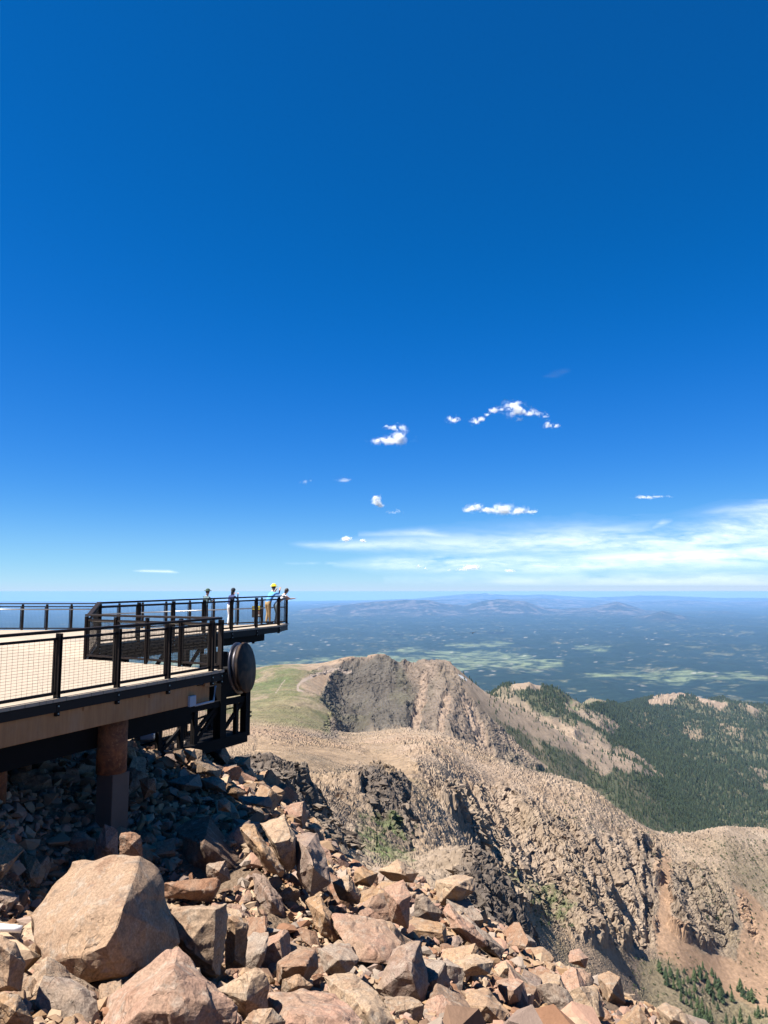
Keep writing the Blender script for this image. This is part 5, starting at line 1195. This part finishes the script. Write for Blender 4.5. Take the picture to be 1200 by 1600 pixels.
def build_trees():
    bark = simple('bark', (.09, .065, .05), .95); mats = [simple('spruce_needles', (.028, .046, .018), .9, 0, .45, 1.2), simple('spruce_needles_light', (.042, .062, .022), .9, 0, .4, 1.2)]
    protos = []
    for k in range(5):
        V, Fc = conifer_mesh(900+k, 10, 10)
        me = bpy.data.meshes.new('crown'); me.from_pydata(V.tolist(), [], Fc.tolist()); me.materials.append(mats[k % 2])
        tm = MB().tube([(0, 0, -.05), (0, 0, .3), (0, 0, .9)], [.028, .02, .006], 6); t2 = bpy.data.meshes.new('trunk'); t2.from_pydata([tuple(v) for v in tm.v], [], tm.f); t2.materials.append(bark)
        protos.append((me, t2))
    # (px, py of the foot, height in photo px)
    pts = []
    spots = [(1029,1513,12),(1032,1520,14),(1045,1508,8),(1046,1522,12),(1041,1530,22),(1049,1527,12),(1060,1524,9),(1043,1540,22),(1053,1546,14),(1060,1541,15),(1064,1549,20),(1075,1534,9),(1081,1536,8),(1086,1533,16),(1084,1520,8),(1090,1511,6),
      (1087,1550,16),(1094,1528,16),(1098,1516,12),(1104,1534,14),(1108,1553,18),(1107,1543,12),(1099,1551,10),(1112,1524,10),(1118,1534,12),(1117,1542,10),(1115,1558,18),(1124,1551,20),(1125,1558,16),(1127,1565,20),(1114,1570,18),(1144,1565,20),
      (1152,1549,10),(1157,1549,18),(1161,1558,12),(1170,1563,14),(1175,1565,16),(1085,1563,14),(1078,1556,12),(1072,1556,14),(1064,1565,14),(1090,1575,22),(1086,1590,20),(1098,1590,26),(1094,1602,24),(1106,1600,26),(1110,1596,18),(1080,1575,14),(1073,1570,12),
      (1135,1600,18),(1148,1602,16),(1157,1598,22),(1172,1602,18),(1186,1590,16),(1192,1586,10),(1197,1590,12),(1180,1588,9),(1199,1568,10),(1166,1546,6),(1070,1520,7),(1058,1532,9),(1068,1538,8),(1122,1578,12),(1136,1556,8),(1142,1545,6)]
    xs, ys, zs, ds, pxg, pyg, vis = (G[k] for k in ('x', 'y', 'z', 'd', 'px', 'py', 'vis'))
    m = vis & (ds < 1000) & (ds > 300) & (pxg > 1000) & (pxg < 1230) & (pyg > 1480) & (pyg < 1660); ii = np.argwhere(m); pp = np.c_[pxg[m], pyg[m]]
    W = ['beside the scree', 'on the bare slope', 'in the valley clump']
    info = []
    for n, (a, b, hp) in enumerate(spots):
        k = np.argmin((pp[:, 0]-a)**2+(pp[:, 1]-b)**2); i, j = ii[k]; x, y, z = xs[i, j], ys[i, j], zs[i, j]
        h = hp*1.0/F*y; rs = random.Random(n); me, t2 = protos[n % 5]
        r = empty('conifer', (x, y, z), 'x', 'tree', 'scattered conifers in the valley'); r.rotation_euler = (0, 0, rs.uniform(0, 6)); h *= rs.uniform(.8, 1.25); w_ = rs.uniform(.95, 2.); r.scale = (h*w_*rs.uniform(.85, 1.15), h*w_, h)
        for nm, mm in (('crown', me), ('trunk', t2)):
            o = bpy.data.objects.new(nm, mm); col.objects.link(o); o.parent = r
        info.append((a, b, hp, r))
    # labels: by row (height in the frame) and order from the left
    rows = [(0, 1525, 'highest row up the tan slope'), (1525, 1540, 'second row down the slope'), (1540, 1556, 'middle row of the slope'), (1556, 1572, 'fourth row down, above the clearing'), (1572, 2000, 'lowest row at the bottom edge')]
    ORD = 'first second third fourth fifth sixth seventh eighth ninth tenth eleventh twelfth thirteenth fourteenth fifteenth sixteenth seventeenth eighteenth nineteenth twentieth'.split()
    for lo, hi, nm in rows:
        rw = sorted([t for t in info if lo <= t[1] < hi], key=lambda t: t[0])
        for k, t in enumerate(rw):
            sz = 'tall' if t[2] > 17 else ('middling' if t[2] > 11 else 'small'); t[3]['label'] = f'{sz} dark conifer, {ORD[min(k, 19)]} from the left in the {nm}'
def build_scrub():
    rs = np.random.default_rng(77); x, y, z, px, py, vis = (G[k] for k in ('x', 'y', 'z', 'px', 'py', 'vis'))
    V = []; Fc = []; C = []; b = 0
    for x0, x1, y0, y1, n in ((1090, 1200, 1310, 1440, 260), (1000, 1200, 1300, 1360, 160), (820, 900, 1385, 1450, 90), (980, 1090, 1490, 1560, 90), (560, 650, 1275, 1350, 60), (1150, 1200, 1440, 1560, 40), (880, 1000, 1240, 1300, 70)):
        ii = np.argwhere(vis & (px > x0) & (px < x1) & (py > y0) & (py < y1) & (G['d'] > 150) & (G['d'] < 1100))
        if not len(ii): continue
        for i, j in ii[rs.integers(0, len(ii), n)]:
            s = rs.uniform(.5, 1.5)*min(1, G['d'][i, j]/500); k = 22
            p = rs.normal(0, .42, (k, 3))*[1.2, 1.2, .7]*s+[x[i, j], y[i, j], z[i, j]+s*.4]; e = rs.normal(0, .3, (k, 3, 3))*s
            V.append((p[:, None]+e).reshape(-1, 3)); Fc.append(np.arange(k*3).reshape(-1, 3)+b); b += 3*k
            C.append(np.repeat((np.array([.035, .05, .02])*rs.uniform(.7, 1.6))[None], 3*k, 0))
    t = NT('scrub_leaves'); a = t.n('ShaderNodeAttribute', attribute_name='Col').outputs['Color']; t.set(a, .9, None, 0, .1)
    tag(mesh_np('scrub', np.concatenate(V), np.concatenate(Fc), t.m, {'Col': np.concatenate(C)}), 'low dark scrub dotted over the stony ridges', 'scrub', None, 'stuff')
def cloud_mat(name, k=.9):
    t = bpy.data.materials.new(name); t.use_nodes = True; nt = t.node_tree; nt.nodes.clear()
    o = nt.nodes.new('ShaderNodeOutputMaterial'); d = nt.nodes.new('ShaderNodeBsdfDiffuse'); tr = nt.nodes.new('ShaderNodeBsdfTranslucent'); mx = nt.nodes.new('ShaderNodeMixShader')
    d.inputs[0].default_value = tr.inputs[0].default_value = (k, k, k, 1); mx.inputs[0].default_value = .5
    nt.links.new(d.outputs[0], mx.inputs[1]); nt.links.new(tr.outputs[0], mx.inputs[2]); nt.links.new(mx.outputs[0], o.inputs[0])
    return t, nt, mx, o
CUM = [  # label, distance, puffs (px, py, rx, ry, weight)
 ('small bright puffy cloud with a torn upper edge, left of the highest clouds', [(610,690,30,9,3),(596,688,18,5,1.5),(622,684,15,12,2),(618,668,13,8,1),(631,673,8,12,.7),(605,665,5,4,.2)]),
 ('brightest puffy cloud at the top of the group', [(806,640,22,13,4),(800,633,14,9,2),(825,645,18,7,1.2),(842,647,12,5,.5),(812,656,8,5,.3)]),
 ('tiny cloud scrap directly left of the brightest one', [(770,642,10,6,.7),(760,648,6,4,.3),(784,640,6,3,.15)]),
 ('small cloud tuft between the tiny scrap and the lone puff', [(743,660,12,8,1.2),(752,655,7,5,.5)]),
 ('lone small puff farthest left in the upper group', [(709,657,11,6,1),(703,653,6,4,.4)]),
 ('small wedge of cloud at the right end of the upper group', [(861,665,14,5,1.1),(856,661,7,5,.4),(850,651,10,3,.15)]),
 ('long lumpy white cloud above the streaky band', [(740,793,16,9,1.8),(760,797,16,7,1.4),(786,797,20,10,2.6),(808,799,24,7,2),(830,800,12,4,.6),(730,798,8,6,.4)]),
 ('small upright white puff left of the long lumpy cloud', [(590,785,9,9,1.2),(594,790,6,6,.5),(586,778,5,4,.3),(618,800,16,5,.12)]),
 ('little round white cloud low over the streaky band', [(542,843,10,5.5,1.2)]),
 ('tiniest white puff right beside the little round low cloud', [(567,845,6,3.5,.6)]),
 ('faint pale wisp at the right above the band', [(1008,777,22,4,.5),(1030,776,22,2,.15)]),
 ('small grey topped cloud sunk in the streaky band', [(736,887,18,5,1),(720,890,12,4,.3),(700,891,8,2.5,.15)]),
 ('pale smudge of cloud at the left end of the streaky band', [(656,885,9,4,.35),(664,888,6,3,.2)]),
 ('tiny smudge of cloud right of the grey topped one', [(797,892,10,3.5,.35)]),
 ('faint blue white smear of cloud high over the far deck tip', [(478,752,12,5,.10)]),
 ('faint small smear of cloud right of the one over the deck tip', [(538,751,13,4,.16)]),
]
def build_clouds():
    mt, *_ = cloud_mat('sunlit_vapour', .97)
    rs = np.random.default_rng(21)
    for k, (lb, puffs) in enumerate(CUM):
        d = 30000*(1+.1*math.sin(k*2.3)); u = d/F
        V = []
        for (px, py, rx, ry, wt) in puffs:
            dens = min(1, wt/(rx*ry*.012+.4)); n = int(rx*ry*(14 if QUICK else 75)*max(.12, dens))
            c = P(px, py, d); g = rs.normal(0, .46, (n, 3)); q = g*np.array([rx, (rx+ry)*.5, ry])
            w = np.array([px, 0, -py]); a = q+w
            nz = 0; am = 1.
            for o_, sc_ in enumerate((9., 4.5, 2.2, 1.1)):
                nz = nz+am*(vn3(a[:, 0]/sc_, a[:, 1]/sc_, a[:, 2]/(sc_*.75), 700+o_)*2-1); am *= .72
            rad = np.linalg.norm(g, axis=1)/.46
            pk = sstep(-.35, .8, nz*1.0-(rad-1.3)*.5)
            keep = rs.random(n) < pk*np.where(q[:, 2] < -ry*.45, .25, 1)
            V.append(q[keep]*u+np.array(c))
        p = np.concatenate(V); n = len(p)
        e1 = rs.normal(0, 1, (n, 3)); e1 /= np.linalg.norm(e1, axis=1, keepdims=True); e2 = np.cross(e1, rs.normal(0, 1, (n, 3))); e2 /= np.linalg.norm(e2, axis=1, keepdims=True)
        s = u*rs.uniform(.25, .55, (n, 1)) if not QUICK else u*1.
        tri = np.stack([p+e1*s, p-e1*s*.5+e2*s*.87, p-e1*s*.5-e2*s*.87], 1).reshape(-1, 3)
        o = mesh_np('cloud', tri, np.arange(3*n).reshape(-1, 3), mt); tag(o, lb, 'cloud', 'small scattered clouds')
    # high thin streaks: a real ice sheet far up, fading where the ice thins
    def cirrus(name, lb, x0, x1, y0, y1, dens):
        nc, nr = 420, 150
        px = np.linspace(x0, x1, nc)[:, None]+np.zeros((1, nr)); py = np.linspace(y0, y1, nr)[None]+np.zeros((nc, 1))
        D = np.interp(py, [780, 915], [60000, 135000]); den = dens(px, py)
        X = lat_of(px, py)*D; Z = slope_of(py)*D+0
        Fc = grid_faces(nc, nr); keep = (den.reshape(-1)[Fc].max(1) > .01); Fc = Fc[keep]; uq, inv = np.unique(Fc, return_inverse=True)
        mt, nt, mx, o = cloud_mat(name+'_ice', .95)
        at = nt.nodes.new('ShaderNodeAttribute'); at.attribute_name = 'den'; tp = nt.nodes.new('ShaderNodeBsdfTransparent'); m2 = nt.nodes.new('ShaderNodeMixShader')
        nt.links.new(at.outputs['Fac'], m2.inputs[0]); nt.links.new(tp.outputs[0], m2.inputs[1]); nt.links.new(mx.outputs[0], m2.inputs[2]); nt.links.new(m2.outputs[0], o.inputs[0])
        ob = mesh_np(name, np.stack([X, D, Z], -1).reshape(-1, 3)[uq], inv.reshape(-1, 4), mt, {'den': den.reshape(-1)[uq]}, True); ob.visible_shadow = True
        tag(ob, lb, 'cloud', None, 'stuff')
    def streak(px, py, pts, w0, up=1.):
        c = np.interp(px, [p[0] for p in pts], [p[1] for p in pts], left=-999, right=-999); w = np.interp(px, [p[0] for p in pts], [p[2] for p in pts]); a = np.interp(px, [p[0] for p in pts], [p[3] for p in pts], left=0, right=0)
        return a*np.exp(-np.abs((py-c)/w)**1.6)*(c > -900)
    def main(px, py):
        wx = fbm2(px/190, py/42, 601, 4)*.5; n = fbm2(px/120+wx, (py+px*.02)/15+wx*2, 603, 6, .62); n2 = fbm2(px/30+wx, py/9, 607, 4, .6)
        b = streak(px, py, [(450,850,3,.18),(520,853,5,.35),(640,850,13,.35),(760,852,18,.45),(900,845,20,.62),(1050,850,20,.68),(1150,830,24,.75),(1240,815,26,.8)], 0)
        b = np.maximum(b, streak(px, py, [(520,882,3,.15),(600,880,9,.45),(700,878,14,.62),(860,884,13,.6),(1000,872,17,.62),(1240,862,22,.65)], 0))
        b = np.maximum(b, streak(px, py, [(445,880,1.6,.45),(515,880,1.6,.4),(540,880,2,.0)], 0))
        b = np.maximum(b, streak(px, py, [(560,836,4,.1),(660,832,6,.38),(700,838,8,.25),(740,845,9,0)], 0))
        b = np.maximum(b, streak(px, py, [(1020,825,4,.35),(1035,818,5,.45),(1052,813,3,.1)], 0))
        b = np.maximum(b, streak(px, py, [(1080,803,4,.0),(1150,797,9,.3),(1240,787,14,.5)], 0))
        b = np.maximum(b, streak(px, py, [(600,905,5,.1),(760,905,12,.25),(1240,905,16,.35)], 0))
        dn = b*np.clip(.84+n*1.05+n2*.4, 0, 1.3)*sstep(921, 908, py)
        f = sstep(x0f, x0f+60, px)*sstep(1250, 1200, px)
        return np.clip(dn*.7, 0, .72)*f
    x0f = 430
    cirrus('streaky_cloud', 'broad white streaky cloud band fanning out low on the right', 430, 1260, 770, 921, main)
    cirrus('cloud_streak', 'thin faint white streak low in the sky above the left deck', 190, 320, 880, 905, lambda px, py: streak(px, py, [(205,892,1,0),(225,892,1.6,.3),(265,893,1.8,.35),(282,895,1,0)], 0))
    cirrus('faint_cloud_wisp', 'very faint veil of cloud high right of the upper puffs', 820, 920, 565, 605, lambda px, py: streak(px, py, [(845,590,2,0),(868,584,5,.10),(895,578,3,0)], 0)*np.clip(1+fbm2(px/14, py/4, 5, 3), 0, 2))
def build_bird():
    c = P(738.5, 989, 90); m = simple('dark_feathers', (.02, .018, .016), .8)
    bm = bmesh.new(); bmesh.ops.create_icosphere(bm, subdivisions=3, radius=1)
    for v in bm.verts:
        x, y, z = v.co; t = 1-.55*abs(x)**1.5; v.co = Vector((x*.27, y*.085*t, z*.075*t+.03*max(0, x)))
    o = bm_obj('body', bm, m, (0, 0, 0), False)
    r = empty('bird', c, 'dark bird gliding far out over the plain', 'bird'); o.parent = r
    for s in (-1, 1):
        k = MB()
        pts = [(0.10, .05, .03), (.06, .35, .09), (0.0, .62, .05), (-.12, .60, .05), (-.12, .3, .07), (-.14, .05, .02)]
        k.prism([(x, y*s, z) for x, y, z in pts], (0, 0, .012)); w = k.build('wing', m, None); w.parent = r
    k = MB().prism([(-.22, .03, 0), (-.22, -.03, 0), (-.42, -.08, .0), (-.42, .08, 0)], (0, 0, .012)); w = k.build('tail', m, None); w.parent = r
    r.rotation_euler = (R(8), 0, R(-65)); r.scale = (.8, .8, .8)
build_light()
G = build_mid()
# which terrain points the photograph's viewpoint sees (running horizon along each column)
_py = G['py']; G['vis'] = _py <= np.minimum.accumulate(_py, axis=1)+1.5
build_far()
build_haze()
HR = build_rocks()
build_deck()
build_people()
build_forest()
build_trees()
build_scrub()
build_clouds()
build_bird()
